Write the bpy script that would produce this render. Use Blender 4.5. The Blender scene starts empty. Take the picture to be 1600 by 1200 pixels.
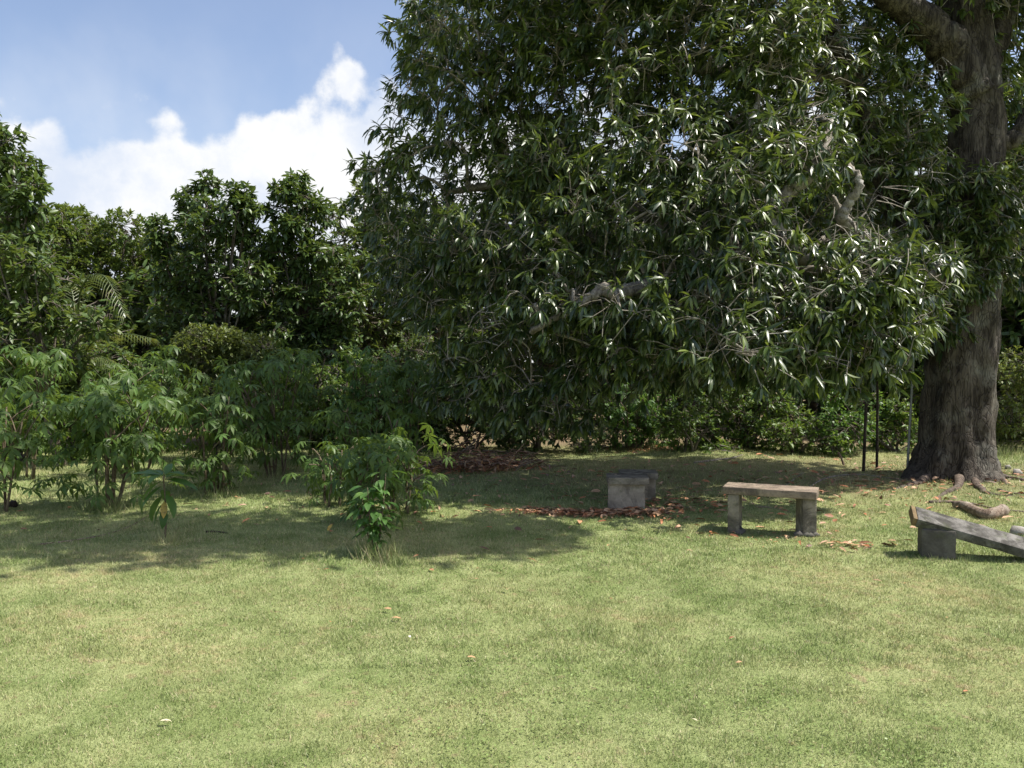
import bpy, math, random
import numpy as np
from mathutils import Matrix, Vector, noise as mnoise
random.seed(7)
RNG = np.random.default_rng(11)
S = bpy.context.scene
COL = S.collection

# ------------------------------------------------------------------ camera, sky, sun, exposure
F_PX = 1256.0
CAM = np.array([0.0, 0.0, 1.6])
PITCH = math.radians(1.5)
cd = bpy.data.cameras.new('camera'); cam = bpy.data.objects.new('camera', cd); COL.objects.link(cam)
cam.location = CAM; cam.rotation_euler = (math.radians(90) - PITCH, 0, 0)
cd.sensor_width = 36; cd.lens = 36 * F_PX / 1600; cd.clip_start = 0.05; cd.clip_end = 3000
S.camera = cam
SUN = Vector((0.98, -0.07, 0)).normalized(); EL = math.radians(60)
SUNV = Vector((SUN.x * math.cos(EL), SUN.y * math.cos(EL), math.sin(EL)))
w = bpy.data.worlds.new('World'); S.world = w; w.use_nodes = True
nt = w.node_tree; nt.nodes.clear()
def N(nt, t, **k):
    n = nt.nodes.new(t)
    for a, b in k.items():
        if a == 'inp':
            for i, v in b.items(): n.inputs[i].default_value = v
        else: setattr(n, a, b)
    return n
def L(nt, a, b): nt.links.new(a, b)
def M_(nt, op, a, b=None, c=None, clamp=False):
    n = nt.nodes.new('ShaderNodeMath'); n.operation = op; n.use_clamp = clamp
    for i, v in enumerate((a, b, c)):
        if v is None: continue
        if isinstance(v, (int, float)): n.inputs[i].default_value = v
        else: nt.links.new(v, n.inputs[i])
    return n.outputs[0]
def SSTEP(nt, v, a, b):
    n = nt.nodes.new('ShaderNodeMapRange'); n.interpolation_type = 'SMOOTHSTEP'
    nt.links.new(v, n.inputs[0]); n.inputs[1].default_value = a; n.inputs[2].default_value = b
    return n.outputs[0]
def MIX(nt, f, a, b, mode='MIX'):
    n = nt.nodes.new('ShaderNodeMix'); n.data_type = 'RGBA'; n.blend_type = mode
    for i, v in ((0, f), (6, a), (7, b)):
        if isinstance(v, (int, float)): n.inputs[i].default_value = v
        elif isinstance(v, tuple): n.inputs[i].default_value = (*v, 1) if len(v) == 3 else v
        else: nt.links.new(v, n.inputs[i])
    return n.outputs[2]
def NOISE(nt, vec, scale, detail=4, rough=0.5, dist=0.0):
    n = nt.nodes.new('ShaderNodeTexNoise'); n.inputs['Scale'].default_value = scale
    n.inputs['Detail'].default_value = detail; n.inputs['Roughness'].default_value = rough
    n.inputs['Distortion'].default_value = dist
    if vec is not None: nt.links.new(vec, n.inputs['Vector'])
    return n.outputs['Fac']
SKY_STRENGTH = 0.095
sky = N(nt, 'ShaderNodeTexSky', sky_type='NISHITA', sun_disc=False)
sky.sun_elevation = EL; sky.sun_rotation = math.atan2(SUN.x, SUN.y)
sky.air_density = 1.0; sky.dust_density = 1.6; sky.ozone_density = 1.2
tc = N(nt, 'ShaderNodeTexCoord'); d = tc.outputs['Generated']
sep = N(nt, 'ShaderNodeSeparateXYZ'); L(nt, d, sep.inputs[0])
az = M_(nt, 'ARCTAN2', sep.outputs[0], sep.outputs[1])
el = sep.outputs[2]
n1 = NOISE(nt, d, 6.0, 11, 0.62, 0.0)
n2 = NOISE(nt, d, 2.2, 2, 0.5)
# one cumulus bank low over the horizon, its top rising and falling round the sky
top = M_(nt, 'ADD', 0.256, M_(nt, 'MULTIPLY', M_(nt, 'COSINE', M_(nt, 'MULTIPLY', M_(nt, 'ADD', az, 0.02), 3.0)), 0.055))
top = M_(nt, 'ADD', top, M_(nt, 'MULTIPLY', M_(nt, 'SUBTRACT', n2, 0.5), 0.12))
vor = N(nt, 'ShaderNodeTexVoronoi', feature='SMOOTH_F1'); vor.inputs['Scale'].default_value = 11; vor.inputs['Smoothness'].default_value = 0.35; L(nt, d, vor.inputs['Vector'])
vo2 = N(nt, 'ShaderNodeTexVoronoi', feature='SMOOTH_F1'); vo2.inputs['Scale'].default_value = 27; vo2.inputs['Smoothness'].default_value = 0.3; L(nt, d, vo2.inputs['Vector'])
puff = M_(nt, 'ADD', M_(nt, 'MULTIPLY', M_(nt, 'SUBTRACT', 0.45, vor.outputs['Distance']), 0.10), M_(nt, 'MULTIPLY', M_(nt, 'SUBTRACT', 0.45, vo2.outputs['Distance']), 0.045))
hgt = M_(nt, 'ADD', M_(nt, 'ADD', M_(nt, 'SUBTRACT', top, el), puff), M_(nt, 'MULTIPLY', M_(nt, 'SUBTRACT', n1, 0.5), 0.16))
cm = SSTEP(nt, hgt, -0.002, 0.022)
n3 = NOISE(nt, d, 3.1, 5, 0.55, 0.4)
veil = M_(nt, 'MULTIPLY', SSTEP(nt, n3, 0.42, 0.66), M_(nt, 'SUBTRACT', 1.0, SSTEP(nt, el, 0.20, 0.46)))
n4 = NOISE(nt, d, 8.0, 9, 0.62)
ccol = MIX(nt, SSTEP(nt, n4, 0.34, 0.62), (0.72, 0.79, 0.92), (1.0, 1.0, 1.0))
cs = N(nt, 'ShaderNodeVectorMath', operation='SCALE'); L(nt, ccol, cs.inputs[0]); cs.inputs[3].default_value = 0.70 / SKY_STRENGTH
skyc = MIX(nt, 1.0, sky.outputs[0], (1.55, 1.42, 1.38), 'MULTIPLY')
c1 = MIX(nt, M_(nt, 'MULTIPLY', veil, 0.3), skyc, cs.outputs[0])
c2 = MIX(nt, M_(nt, 'MULTIPLY', cm, 0.97), c1, cs.outputs[0])
bg = N(nt, 'ShaderNodeBackground'); bg.inputs[1].default_value = SKY_STRENGTH
L(nt, c2, bg.inputs[0]); wo = N(nt, 'ShaderNodeOutputWorld'); L(nt, bg.outputs[0], wo.inputs[0])
sl = bpy.data.lights.new('sun', 'SUN'); sl.energy = 5.0; sl.angle = math.radians(0.53); sl.color = (1.0, 0.955, 0.87)
so = bpy.data.objects.new('sun', sl); COL.objects.link(so)
so.rotation_euler = (-SUNV).to_track_quat('-Z', 'Y').to_euler()
vs = S.view_settings; vs.view_transform = 'Standard'; vs.look = 'None'; vs.gamma = 1; vs.exposure = 0.58
vs.use_curve_mapping = False
S.render.engine = 'CYCLES'
S.cycles.max_bounces = 8; S.cycles.diffuse_bounces = 4; S.cycles.transmission_bounces = 4
S.cycles.sample_clamp_indirect = 8

# ------------------------------------------------------------------ helpers
def at(px, py, Y):
    """world point seen at photo pixel (1600x1200) at distance Y"""
    F = np.array([0, math.cos(PITCH), -math.sin(PITCH)]); U = np.array([0, math.sin(PITCH), math.cos(PITCH)])
    r = F + (px - 800) / F_PX * np.array([1, 0, 0]) + (600 - py) / F_PX * U
    return CAM + r * (Y / r[1])
def proj(P):
    P = np.atleast_2d(P) - CAM
    f = P[:, 1] * math.cos(PITCH) - P[:, 2] * math.sin(PITCH)
    u = P[:, 1] * math.sin(PITCH) + P[:, 2] * math.cos(PITCH)
    return 800 + F_PX * P[:, 0] / f, 600 - F_PX * u / f
def gz(x, y):
    return 0.025 * np.sin(x * 0.9 + 1.3) * np.sin(y * 0.7 + 0.4) + 0.012 * np.sin(x * 2.3 + y * 1.7) + 0.006 * np.sin(x * 5.1 - y * 4.3)
def gnd(px, py):
    """ground point seen at a photo pixel"""
    h = 1.6
    for _ in range(4):
        r = at(px, py, 1.0) - CAM; Y = h / -r[2]; p = CAM + r * Y; h = 1.6 - gz(p[0], p[1])
    return np.array([p[0], p[1], gz(p[0], p[1])])
def mesh(name, V, tris=None, quads=None, mats=(), smooth=True, fmat=None):
    me = bpy.data.meshes.new(name); V = np.asarray(V, dtype=np.float32)
    nt_ = 0 if tris is None else len(tris); nq = 0 if quads is None else len(quads)
    idx = []
    if nt_: idx.append(np.asarray(tris, dtype=np.int32).ravel())
    if nq: idx.append(np.asarray(quads, dtype=np.int32).ravel())
    idx = np.concatenate(idx)
    st = np.concatenate([np.arange(nt_) * 3, nt_ * 3 + np.arange(nq) * 4]).astype(np.int32)
    me.vertices.add(len(V)); me.vertices.foreach_set('co', V.ravel())
    me.loops.add(len(idx)); me.loops.foreach_set('vertex_index', idx)
    me.polygons.add(nt_ + nq); me.polygons.foreach_set('loop_start', st)
    me.polygons.foreach_set('use_smooth', np.full(nt_ + nq, smooth, dtype=bool))
    for m in mats: me.materials.append(m)
    if fmat is not None: me.polygons.foreach_set('material_index', np.asarray(fmat, dtype=np.int32))
    me.update(calc_edges=True); me.validate()
    return me
def link(name, me, parent=None, loc=None, kind=None):
    o = bpy.data.objects.new(name, me); COL.objects.link(o)
    if parent is not None: o.parent = parent
    if loc is not None: o.location = loc
    if kind: o['kind'] = kind
    return o
def tag(o, label, cat, group=None):
    o['label'] = label; o['category'] = cat
    if group: o['group'] = group
    return o
def thing(name, label, cat, loc, group=None):
    o = bpy.data.objects.new(name, None); COL.objects.link(o); o.location = loc; o.empty_display_size = 0.2
    return tag(o, label, cat, group)
class MB:
    def __init__(s): s.V = []; s.T = []; s.Q = []; s.n = 0
    def add(s, V, tris=None, quads=None):
        V = np.asarray(V, dtype=float)
        if tris is not None and len(tris): s.T.append(np.asarray(tris) + s.n)
        if quads is not None and len(quads): s.Q.append(np.asarray(quads) + s.n)
        s.V.append(V); s.n += len(V)
    def build(s, name, mat, parent=None, origin=(0, 0, 0), smooth=True, kind=None, loc=None):
        V = np.concatenate(s.V) - np.asarray(origin)
        me = mesh(name, V, np.concatenate(s.T) if s.T else None, np.concatenate(s.Q) if s.Q else None, [mat], smooth)
        return link(name, me, parent, loc, kind)
def norm(a): return a / np.maximum(np.linalg.norm(a, axis=-1, keepdims=True), 1e-9)
def smooth_path(P, R, n):
    P = np.asarray(P, float); R = np.asarray(R, float); k = len(P)
    t = np.linspace(0, k - 1, n); out = []; rr = []
    for u in t:
        i = min(int(u), k - 2); f = u - i
        p0 = P[max(i - 1, 0)]; p1 = P[i]; p2 = P[i + 1]; p3 = P[min(i + 2, k - 1)]
        out.append(0.5 * ((2 * p1) + (-p0 + p2) * f + (2 * p0 - 5 * p1 + 4 * p2 - p3) * f * f + (-p0 + 3 * p1 - 3 * p2 + p3) * f ** 3))
        rr.append(R[i] * (1 - f) + R[i + 1] * f)
    return np.array(out), np.array(rr)
def tube(P, R, sides=6, rough=0.0, seed=0, cap=True, flute=None):
    P = np.asarray(P, float); R = np.asarray(R, float); n = len(P)
    T = norm(np.gradient(P, axis=0))
    ref = np.array([0, 0, 1.0]) if abs(T[0][2]) < 0.9 else np.array([1.0, 0, 0])
    V = []; a = norm(np.cross(T[0], ref))
    for i in range(n):
        a = norm(a - T[i] * np.dot(a, T[i])); b = np.cross(T[i], a)
        for j in range(sides):
            th = 2 * math.pi * j / sides
            r = R[i]
            if rough:
                q = Vector((math.cos(th) * 1.4 + seed * 7, math.sin(th) * 1.4, i * 0.22))
                r *= 1 + rough * mnoise.noise(q * 1.6) + rough * 0.6 * mnoise.noise(q * 4.1)
            if flute: r *= flute(th, i / (n - 1))
            V.append(P[i] + r * (math.cos(th) * a + math.sin(th) * b))
    Q = []
    for i in range(n - 1):
        for j in range(sides):
            k = (j + 1) % sides
            Q.append((i * sides + j, i * sides + k, (i + 1) * sides + k, (i + 1) * sides + j))
    Tt = []
    if cap:
        V.append(P[0] - T[0] * R[0] * 0.25); V.append(P[-1] + T[-1] * R[-1] * 0.4)
        c0 = len(V) - 2; c1 = len(V) - 1
        for j in range(sides):
            k = (j + 1) % sides
            Tt.append((c0, k, j)); Tt.append((c1, (n - 1) * sides + j, (n - 1) * sides + k))
    return np.array(V), Tt, Q
def twigs(A, B, ra, rb, sag=0.0):
    """many thin three-sided twigs at once"""
    A = np.asarray(A, float); B = np.asarray(B, float); n = len(A)
    D = norm(B - A); ref = np.tile([0.3, 0.9, 0.2], (n, 1)); X = norm(np.cross(D, ref)); Y = np.cross(D, X)
    Mid = (A + B) / 2 + RNG.normal(0, 1, (n, 3)) * 0.06 * np.linalg.norm(B - A, axis=1)[:, None]; Mid[:, 2] += sag
    V = np.zeros((n, 9, 3))
    for r, (C, rad) in enumerate(((A, ra), (Mid, (ra + rb) / 2), (B, rb))):
        for j in range(3):
            th = 2 * math.pi * j / 3; V[:, r * 3 + j] = C + rad * (math.cos(th) * X + math.sin(th) * Y)
    q = []
    for r in range(2):
        for j in range(3):
            k = (j + 1) % 3; q.append((r * 3 + j, r * 3 + k, r * 3 + 3 + k, r * 3 + 3 + j))
    Q = (np.array(q)[None] + (np.arange(n) * 9)[:, None, None]).reshape(-1, 4)
    return V.reshape(-1, 3), Q

# ---- leaf shapes: y = along the leaf (0..1), x = across, z = face normal
def blade(stations, droop=0.25, fold=0.25, curl=0.0):
    V = [(0, 0, 0)]
    for (y, hw) in stations:
        z = -droop * y * y
        V += [(-hw, y, z + fold * hw), (curl * y * y, y, z), (hw, y, z + fold * hw)]
    V.append((curl, 1 - droop * droop * 0.4, -droop)); T = [(0, 2, 1), (0, 3, 2)]
    for s in range(len(stations) - 1):
        a = 1 + 3 * s
        T += [(a, a + 1, a + 4), (a, a + 4, a + 3), (a + 1, a + 2, a + 5), (a + 1, a + 5, a + 4)]
    a = 1 + 3 * (len(stations) - 1); e = len(V) - 1
    T += [(a, a + 1, e), (a + 1, a + 2, e)]
    return np.array(V, float), np.array(T)
MANGO = [blade([(0.28, 0.090), (0.66, 0.084)], d_, 0.35, c_) for d_, c_ in ((0.16, 0.03), (0.30, -0.05), (0.42, 0.06))]
BROAD = [blade([(0.30, 0.17), (0.68, 0.15)], d_, 0.3, c_) for d_, c_ in ((0.12, 0.04), (0.28, -0.05))]
SMALL = [blade([(0.5, 0.2)], d_, 0.3, 0) for d_ in (0.1, 0.3)]
def palmate(nl, droop, seed):
    r = random.Random(seed); V = []; T = []; n = 0
    for i in range(nl):
        a = math.radians(-125 + 250 * i / (nl - 1) + r.uniform(-6, 6)); ln = (1.0 - 0.42 * abs(a) / 2.2) * r.uniform(0.9, 1.08)
        bv, bt = blade([(0.55, 0.145)], droop * r.uniform(0.8, 1.3), 0.25)
        bv = bv * ln; x = bv[:, 0] * math.cos(a) + bv[:, 1] * math.sin(a); y = -bv[:, 0] * math.sin(a) + bv[:, 1] * math.cos(a)
        V.append(np.stack([x, y, bv[:, 2]], 1)); T.append(bt + n); n += len(bv)
    # leaf stalk, from behind up to the palm of the leaf
    pv = []
    for (y, z, rr) in ((-1.15, -0.35, 0.016), (0, 0, 0.011)):
        for j in range(3):
            th = 2 * math.pi * j / 3; pv.append((rr * math.cos(th), y, z + rr * math.sin(th)))
    pt = []
    for j in range(3):
        k = (j + 1) % 3; pt += [(j, k, 3 + k), (j, 3 + k, 3 + j)]
    V.append(np.array(pv)); T.append(np.array(pt) + n)
    return np.concatenate(V), np.concatenate(T)
CASS = [palmate(7, dr, sd) for dr, sd in ((0.35, 1), (0.6, 2), (0.85, 3), (0.5, 4))]
def frames(D, up=None, roll=0.35):
    """leaf frames from leaf directions: columns X, D, N"""
    n = len(D); D = norm(D)
    up = np.tile([0, 0, 1.0], (n, 1)) if up is None else up
    up = up + RNG.normal(0, roll, (n, 3)); X = norm(np.cross(D, up)); Nn = np.cross(X, D)
    return np.stack([X, D, Nn], 2)
def bake(templates, P, R, Sz):
    """bake leaves into vertex / triangle arrays"""
    n = len(P); Vs = []; Ts = []; off = 0; which = RNG.integers(0, len(templates), n)
    for t, (tv, tt) in enumerate(templates):
        m = which == t; k = m.sum()
        if not k: continue
        W = np.einsum('nij,vj->nvi', R[m], tv) * Sz[m][:, None, None] + P[m][:, None, :]
        Vs.append(W.reshape(-1, 3)); Ts.append((tt[None] + (np.arange(k) * len(tv))[:, None, None]).reshape(-1, 3) + off); off += k * len(tv)
    return np.concatenate(Vs), np.concatenate(Ts)
def whorls(C, A, k, size, spread=(0.7, 1.35), droop=0.55, stag=0.06):
    """k leaves fanned round every twig tip C with axis A"""
    n = len(C); A = norm(A); ref = norm(RNG.normal(0, 1, (n, 3))); X = norm(np.cross(A, ref)); Y = np.cross(A, X)
    P = []; D = []; Z = []
    for j in range(k):
        th = 2 * math.pi * (j * 0.382 + RNG.random(n) * 0.08) + RNG.random() * 6; ph = RNG.uniform(spread[0], spread[1], n)
        if j == 0: ph = ph * 0.35
        d_ = A * np.cos(ph)[:, None] + (X * np.cos(th)[:, None] + Y * np.sin(th)[:, None]) * np.sin(ph)[:, None]
        d_[:, 2] -= droop * RNG.uniform(0.4, 1.5, n)
        P.append(C - A * (RNG.random(n) * stag)[:, None]); D.append(norm(d_)); Z.append(size * RNG.uniform(0.65, 1.15, n))
    return np.concatenate(P), np.concatenate(D), np.concatenate(Z)
def ball(n, c, r, inner=0.35):
    v = norm(RNG.normal(0, 1, (n, 3))); rad = (inner ** 3 + RNG.random(n) * (1 - inner ** 3)) ** (1 / 3)
    return np.asarray(c) + v * rad[:, None] * np.asarray(r), v

# ------------------------------------------------------------------ materials
def mat(name):
    m = bpy.data.materials.new(name); m.use_nodes = True; m.node_tree.nodes.clear()
    return m, m.node_tree
def leaf_mat(name, dark, light, young, rough=0.38, transl=0.28, spec=0.5, young_amt=0.12, patch=0.6, coat=0.0):
    m, t = mat(name)
    geo = N(t, 'ShaderNodeNewGeometry'); oi = N(t, 'ShaderNodeObjectInfo')
    rnd = M_(t, 'FRACT', M_(t, 'ADD', geo.outputs['Random Per Island'], oi.outputs['Random']))
    pn = NOISE(t, geo.outputs['Position'], patch, 3, 0.6)
    mixf = M_(t, 'ADD', M_(t, 'MULTIPLY', rnd, 0.7), M_(t, 'MULTIPLY', M_(t, 'SUBTRACT', pn, 0.4), 1.3), clamp=True)
    c = MIX(t, mixf, dark, light)
    yf = M_(t, 'MULTIPLY', SSTEP(t, M_(t, 'FRACT', M_(t, 'MULTIPLY', rnd, 7.31)), 1 - young_amt, 1.0 - young_amt * 0.6), SSTEP(t, pn, 0.35, 0.6))
    yf = M_(t, 'MAXIMUM', yf, M_(t, 'MULTIPLY', SSTEP(t, NOISE(t, geo.outputs['Position'], 3.2, 2, 0.5), 0.57, 0.66), 0.75))
    c = MIX(t, yf, c, young)
    c = MIX(t, M_(t, 'MULTIPLY', geo.outputs['Backfacing'], 0.35), c, MIX(t, 0.5, light, (0.16, 0.19, 0.09)))
    p = N(t, 'ShaderNodeBsdfPrincipled'); L(t, c, p.inputs['Base Color'])
    rr = M_(t, 'ADD', rough - 0.08, M_(t, 'MULTIPLY', M_(t, 'FRACT', M_(t, 'MULTIPLY', rnd, 3.7)), 0.22)); L(t, rr, p.inputs['Roughness'])
    p.inputs['Specular IOR Level'].default_value = spec
    p.inputs['Coat Weight'].default_value = coat; p.inputs['Coat Roughness'].default_value = 0.24
    tl = N(t, 'ShaderNodeBsdfTranslucent'); L(t, MIX(t, 0.6, c, MIX(t, 1.0, c, (2.6, 2.4, 0.8), 'MULTIPLY')), tl.inputs[0])
    mx = N(t, 'ShaderNodeMixShader'); mx.inputs[0].default_value = transl
    L(t, p.outputs[0], mx.inputs[1]); L(t, tl.outputs[0], mx.inputs[2])
    o = N(t, 'ShaderNodeOutputMaterial'); L(t, mx.outputs[0], o.inputs[0]); return m
M_MANGO = leaf_mat('mango_leaf', (0.016, 0.040, 0.008), (0.074, 0.118, 0.026), (0.18, 0.24, 0.04), 0.40, 0.24, 0.8, 0.16, coat=0.25)
M_TREE = leaf_mat('glossy_leaf', (0.040, 0.080, 0.020), (0.100, 0.155, 0.042), (0.10, 0.16, 0.04), 0.38, 0.24, 0.55, 0.12)
M_TREE2 = leaf_mat('mid_green_leaf', (0.045, 0.085, 0.020), (0.100, 0.150, 0.036), (0.14, 0.18, 0.05), 0.42, 0.28, 0.5, 0.15)
M_FAR = leaf_mat('yellow_green_leaf', (0.065, 0.115, 0.022), (0.130, 0.185, 0.038), (0.13, 0.15, 0.04), 0.55, 0.28, 0.35, 0.2, 0.35)
M_OLIVE = leaf_mat('olive_leaf', (0.085, 0.125, 0.030), (0.170, 0.210, 0.060), (0.15, 0.18, 0.06), 0.42, 0.26, 0.5, 0.2)
M_CASS = leaf_mat('cassava_leaf', (0.048, 0.098, 0.020), (0.115, 0.180, 0.036), (0.11, 0.20, 0.05), 0.48, 0.34, 0.4, 0.16)
M_SAPL = leaf_mat('bright_sapling_leaf', (0.050, 0.120, 0.025), (0.095, 0.190, 0.045), (0.14, 0.24, 0.06), 0.42, 0.34, 0.45, 0.2)
M_BUSH = leaf_mat('undergrowth_leaf', (0.050, 0.110, 0.020), (0.130, 0.205, 0.042), (0.15, 0.21, 0.05), 0.42, 0.30, 0.5, 0.18, 0.8)
M_WEED = leaf_mat('lawn_weed_leaf', (0.16, 0.24, 0.07), (0.28, 0.36, 0.12), (0.30, 0.30, 0.14), 0.5, 0.2, 0.4, 0.2)
M_PALM = leaf_mat('palm_leaf', (0.070, 0.105, 0.030), (0.13, 0.165, 0.055), (0.2, 0.19, 0.06), 0.42, 0.3, 0.5, 0.2)
def bark_mat(name, a, b, lichen, scale=9, stretch=0.22, lich=0.5, bump=0.5):
    m, t = mat(name); tc = N(t, 'ShaderNodeTexCoord')
    mp = N(t, 'ShaderNodeMapping'); mp.inputs['Scale'].default_value = (1, 1, stretch); L(t, tc.outputs['Object'], mp.inputs[0])
    n1 = NOISE(t, mp.outputs[0], scale, 8, 0.65, 0.6); n2 = NOISE(t, tc.outputs['Object'], 2.3, 4, 0.6)
    vo = N(t, 'ShaderNodeTexVoronoi', feature='DISTANCE_TO_EDGE'); vo.inputs['Scale'].default_value = scale * 1.5
    dn = N(t, 'ShaderNodeVectorMath', operation='ADD'); L(t, mp.outputs[0], dn.inputs[0])
    cn = N(t, 'ShaderNodeTexNoise'); cn.inputs['Scale'].default_value = 5; L(t, mp.outputs[0], cn.inputs['Vector'])
    sc = N(t, 'ShaderNodeVectorMath', operation='SCALE'); L(t, cn.outputs['Color'], sc.inputs[0]); sc.inputs[3].default_value = 0.6
    L(t, sc.outputs[0], dn.inputs[1]); L(t, dn.outputs[0], vo.inputs['Vector'])
    cr = SSTEP(t, M_(t, 'ADD', vo.outputs['Distance'], M_(t, 'MULTIPLY', M_(t, 'SUBTRACT', n1, 0.4), 0.35)), 0.0, 0.16)
    c = MIX(t, SSTEP(t, n1, 0.35, 0.65), a, b)
    c = MIX(t, M_(t, 'MULTIPLY', SSTEP(t, n2, 0.50, 0.68), lich), c, lichen)
    c = MIX(t, M_(t, 'SUBTRACT', 1.0, M_(t, 'ADD', 0.6, M_(t, 'MULTIPLY', cr, 0.4))), c, tuple(0.3 * x for x in a))
    p = N(t, 'ShaderNodeBsdfPrincipled'); L(t, c, p.inputs['Base Color']); p.inputs['Roughness'].default_value = 0.9
    p.inputs['Specular IOR Level'].default_value = 0.25
    bp = N(t, 'ShaderNodeBump'); bp.inputs['Strength'].default_value = bump; bp.inputs['Distance'].default_value = 0.03
    L(t, M_(t, 'ADD', M_(t, 'MULTIPLY', cr, 0.7), n1), bp.inputs['Height']); L(t, bp.outputs[0], p.inputs['Normal'])
    o = N(t, 'ShaderNodeOutputMaterial'); L(t, p.outputs[0], o.inputs[0]); return m
M_BARK = bark_mat('mango_bark', (0.040, 0.032, 0.025), (0.115, 0.098, 0.078), (0.24, 0.235, 0.20), 10, 0.24, 0.5, 0.9)
M_BARKP = bark_mat('pale_limb_bark', (0.16, 0.14, 0.11), (0.33, 0.30, 0.26), (0.46, 0.45, 0.42), 12, 0.6, 0.7)
M_TWIG = bark_mat('twig_bark', (0.16, 0.14, 0.11), (0.34, 0.31, 0.26), (0.46, 0.44, 0.40), 20, 0.6, 0.5, 0.2)
M_TRUNK2 = bark_mat('grey_brown_bark', (0.07, 0.055, 0.04), (0.19, 0.165, 0.13), (0.28, 0.27, 0.23), 10, 0.3)
M_STEM = bark_mat('cassava_stem', (0.10, 0.07, 0.045), (0.22, 0.18, 0.12), (0.16, 0.18, 0.09), 25, 0.4, 0.4, 0.2)
M_ROOT = bark_mat('exposed_root', (0.07, 0.052, 0.04), (0.18, 0.14, 0.11), (0.27, 0.25, 0.21), 14, 0.6, 0.5)
M_LOG = bark_mat('dry_log', (0.15, 0.105, 0.075), (0.33, 0.26, 0.20), (0.42, 0.38, 0.32), 16, 0.8, 0.6)
M_DRY = bark_mat('dry_sticks', (0.12, 0.055, 0.035), (0.30, 0.20, 0.14), (0.40, 0.34, 0.27), 18, 0.8, 0.6, 0.2)
M_POST = bark_mat('dark_post', (0.035, 0.028, 0.022), (0.07, 0.058, 0.045), (0.10, 0.10, 0.08), 12, 0.3, 0.3)
def litter_mat(name, cols, rough=0.7):
    m, t = mat(name); geo = N(t, 'ShaderNodeNewGeometry'); oi = N(t, 'ShaderNodeObjectInfo')
    r = M_(t, 'FRACT', M_(t, 'ADD', geo.outputs['Random Per Island'], oi.outputs['Random']))
    cr = N(t, 'ShaderNodeValToRGB'); L(t, r, cr.inputs[0]); cr.color_ramp.interpolation = 'CONSTANT'
    while len(cr.color_ramp.elements) < len(cols): cr.color_ramp.elements.new(0.5)
    for i, c in enumerate(cols): cr.color_ramp.elements[i].position = i / len(cols); cr.color_ramp.elements[i].color = (*c, 1)
    n = NOISE(t, geo.outputs['Position'], 60, 3)
    p = N(t, 'ShaderNodeBsdfPrincipled'); L(t, MIX(t, M_(t, 'MULTIPLY', SSTEP(t, n, 0.45, 0.7), 0.5), cr.outputs[0], (0.06, 0.035, 0.02)), p.inputs['Base Color']); p.inputs['Roughness'].default_value = rough
    o = N(t, 'ShaderNodeOutputMaterial'); L(t, p.outputs[0], o.inputs[0]); return m
M_LITTER = litter_mat('dead_leaf', [(0.42, 0.17, 0.07), (0.28, 0.12, 0.055), (0.48, 0.26, 0.13), (0.16, 0.085, 0.05), (0.52, 0.33, 0.19), (0.36, 0.22, 0.13)], 0.6)
M_PALELEAF = litter_mat('pale_dry_leaf', [(0.62, 0.56, 0.38)] * 2, 0.55)
M_TANLEAF = litter_mat('tan_dry_leaf', [(0.42, 0.26, 0.13)] * 2, 0.6)
M_YELLOWLEAF = litter_mat('yellowed_leaf', [(0.42, 0.30, 0.04)] * 2, 0.5)
M_PETAL = litter_mat('white_petal', [(0.78, 0.76, 0.70)] * 2, 0.5)

def lawn_colour(t, pos, blade_rnd=None):
    """lawn colour from the position: greens, straw patches, brown worn soil"""
    a = NOISE(t, pos, 0.55, 4, 0.6, 0.3); b = NOISE(t, pos, 2.6, 5, 0.62, 0.3); c_ = NOISE(t, pos, 11, 4, 0.6)
    g = MIX(t, SSTEP(t, b, 0.35, 0.65), (0.205, 0.262, 0.090), (0.335, 0.378, 0.165))
    g = MIX(t, M_(t, 'MULTIPLY', SSTEP(t, a, 0.42, 0.68), 0.55), g, (0.410, 0.405, 0.195))
    g = MIX(t, M_(t, 'MULTIPLY', SSTEP(t, M_(t, 'ADD', M_(t, 'MULTIPLY', a, 0.5), M_(t, 'MULTIPLY', c_, 0.5)), 0.54, 0.64), 0.6), g, (0.48, 0.40, 0.22))
    return g, a, b, c_
m, t = mat('lawn_soil'); geo = N(t, 'ShaderNodeNewGeometry'); g, a_, b_, c_ = lawn_colour(t, geo.outputs['Position'])
fine = NOISE(t, geo.outputs['Position'], 70, 4, 0.7)
soil = MIX(t, NOISE(t, geo.outputs['Position'], 6, 5, 0.6), (0.12, 0.085, 0.05), (0.26, 0.20, 0.12))
# worn, litter-strewn soil under the mango crown
sx = N(t, 'ShaderNodeSeparateXYZ'); L(t, geo.outputs['Position'], sx.inputs[0])
def gauss(cx, cy, rx, ry):
    u = M_(t, 'DIVIDE', M_(t, 'SUBTRACT', sx.outputs[0], cx), rx); v = M_(t, 'DIVIDE', M_(t, 'SUBTRACT', sx.outputs[1], cy), ry)
    return M_(t, 'ADD', M_(t, 'MULTIPLY', u, u), M_(t, 'MULTIPLY', v, v))
worn = M_(t, 'SUBTRACT', 1.0, SSTEP(t, M_(t, 'ADD', gauss(4.0, 11.6, 5.5, 2.6), M_(t, 'MULTIPLY', M_(t, 'SUBTRACT', b_, 0.5), 2.2)), 0.3, 1.3))
wood = SSTEP(t, M_(t, 'ADD', sx.outputs[1], M_(t, 'MULTIPLY', b_, 2.0)), 14.5, 17.5)
sf = M_(t, 'MAXIMUM', M_(t, 'MULTIPLY', worn, 0.5), wood)
sf = M_(t, 'MAXIMUM', sf, M_(t, 'MULTIPLY', SSTEP(t, c_, 0.58, 0.70), 0.5))
c = MIX(t, sf, MIX(t, SSTEP(t, fine, 0.35, 0.65), MIX(t, 1.0, g, (0.65, 0.68, 0.6), 'MULTIPLY'), g), soil)
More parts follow.
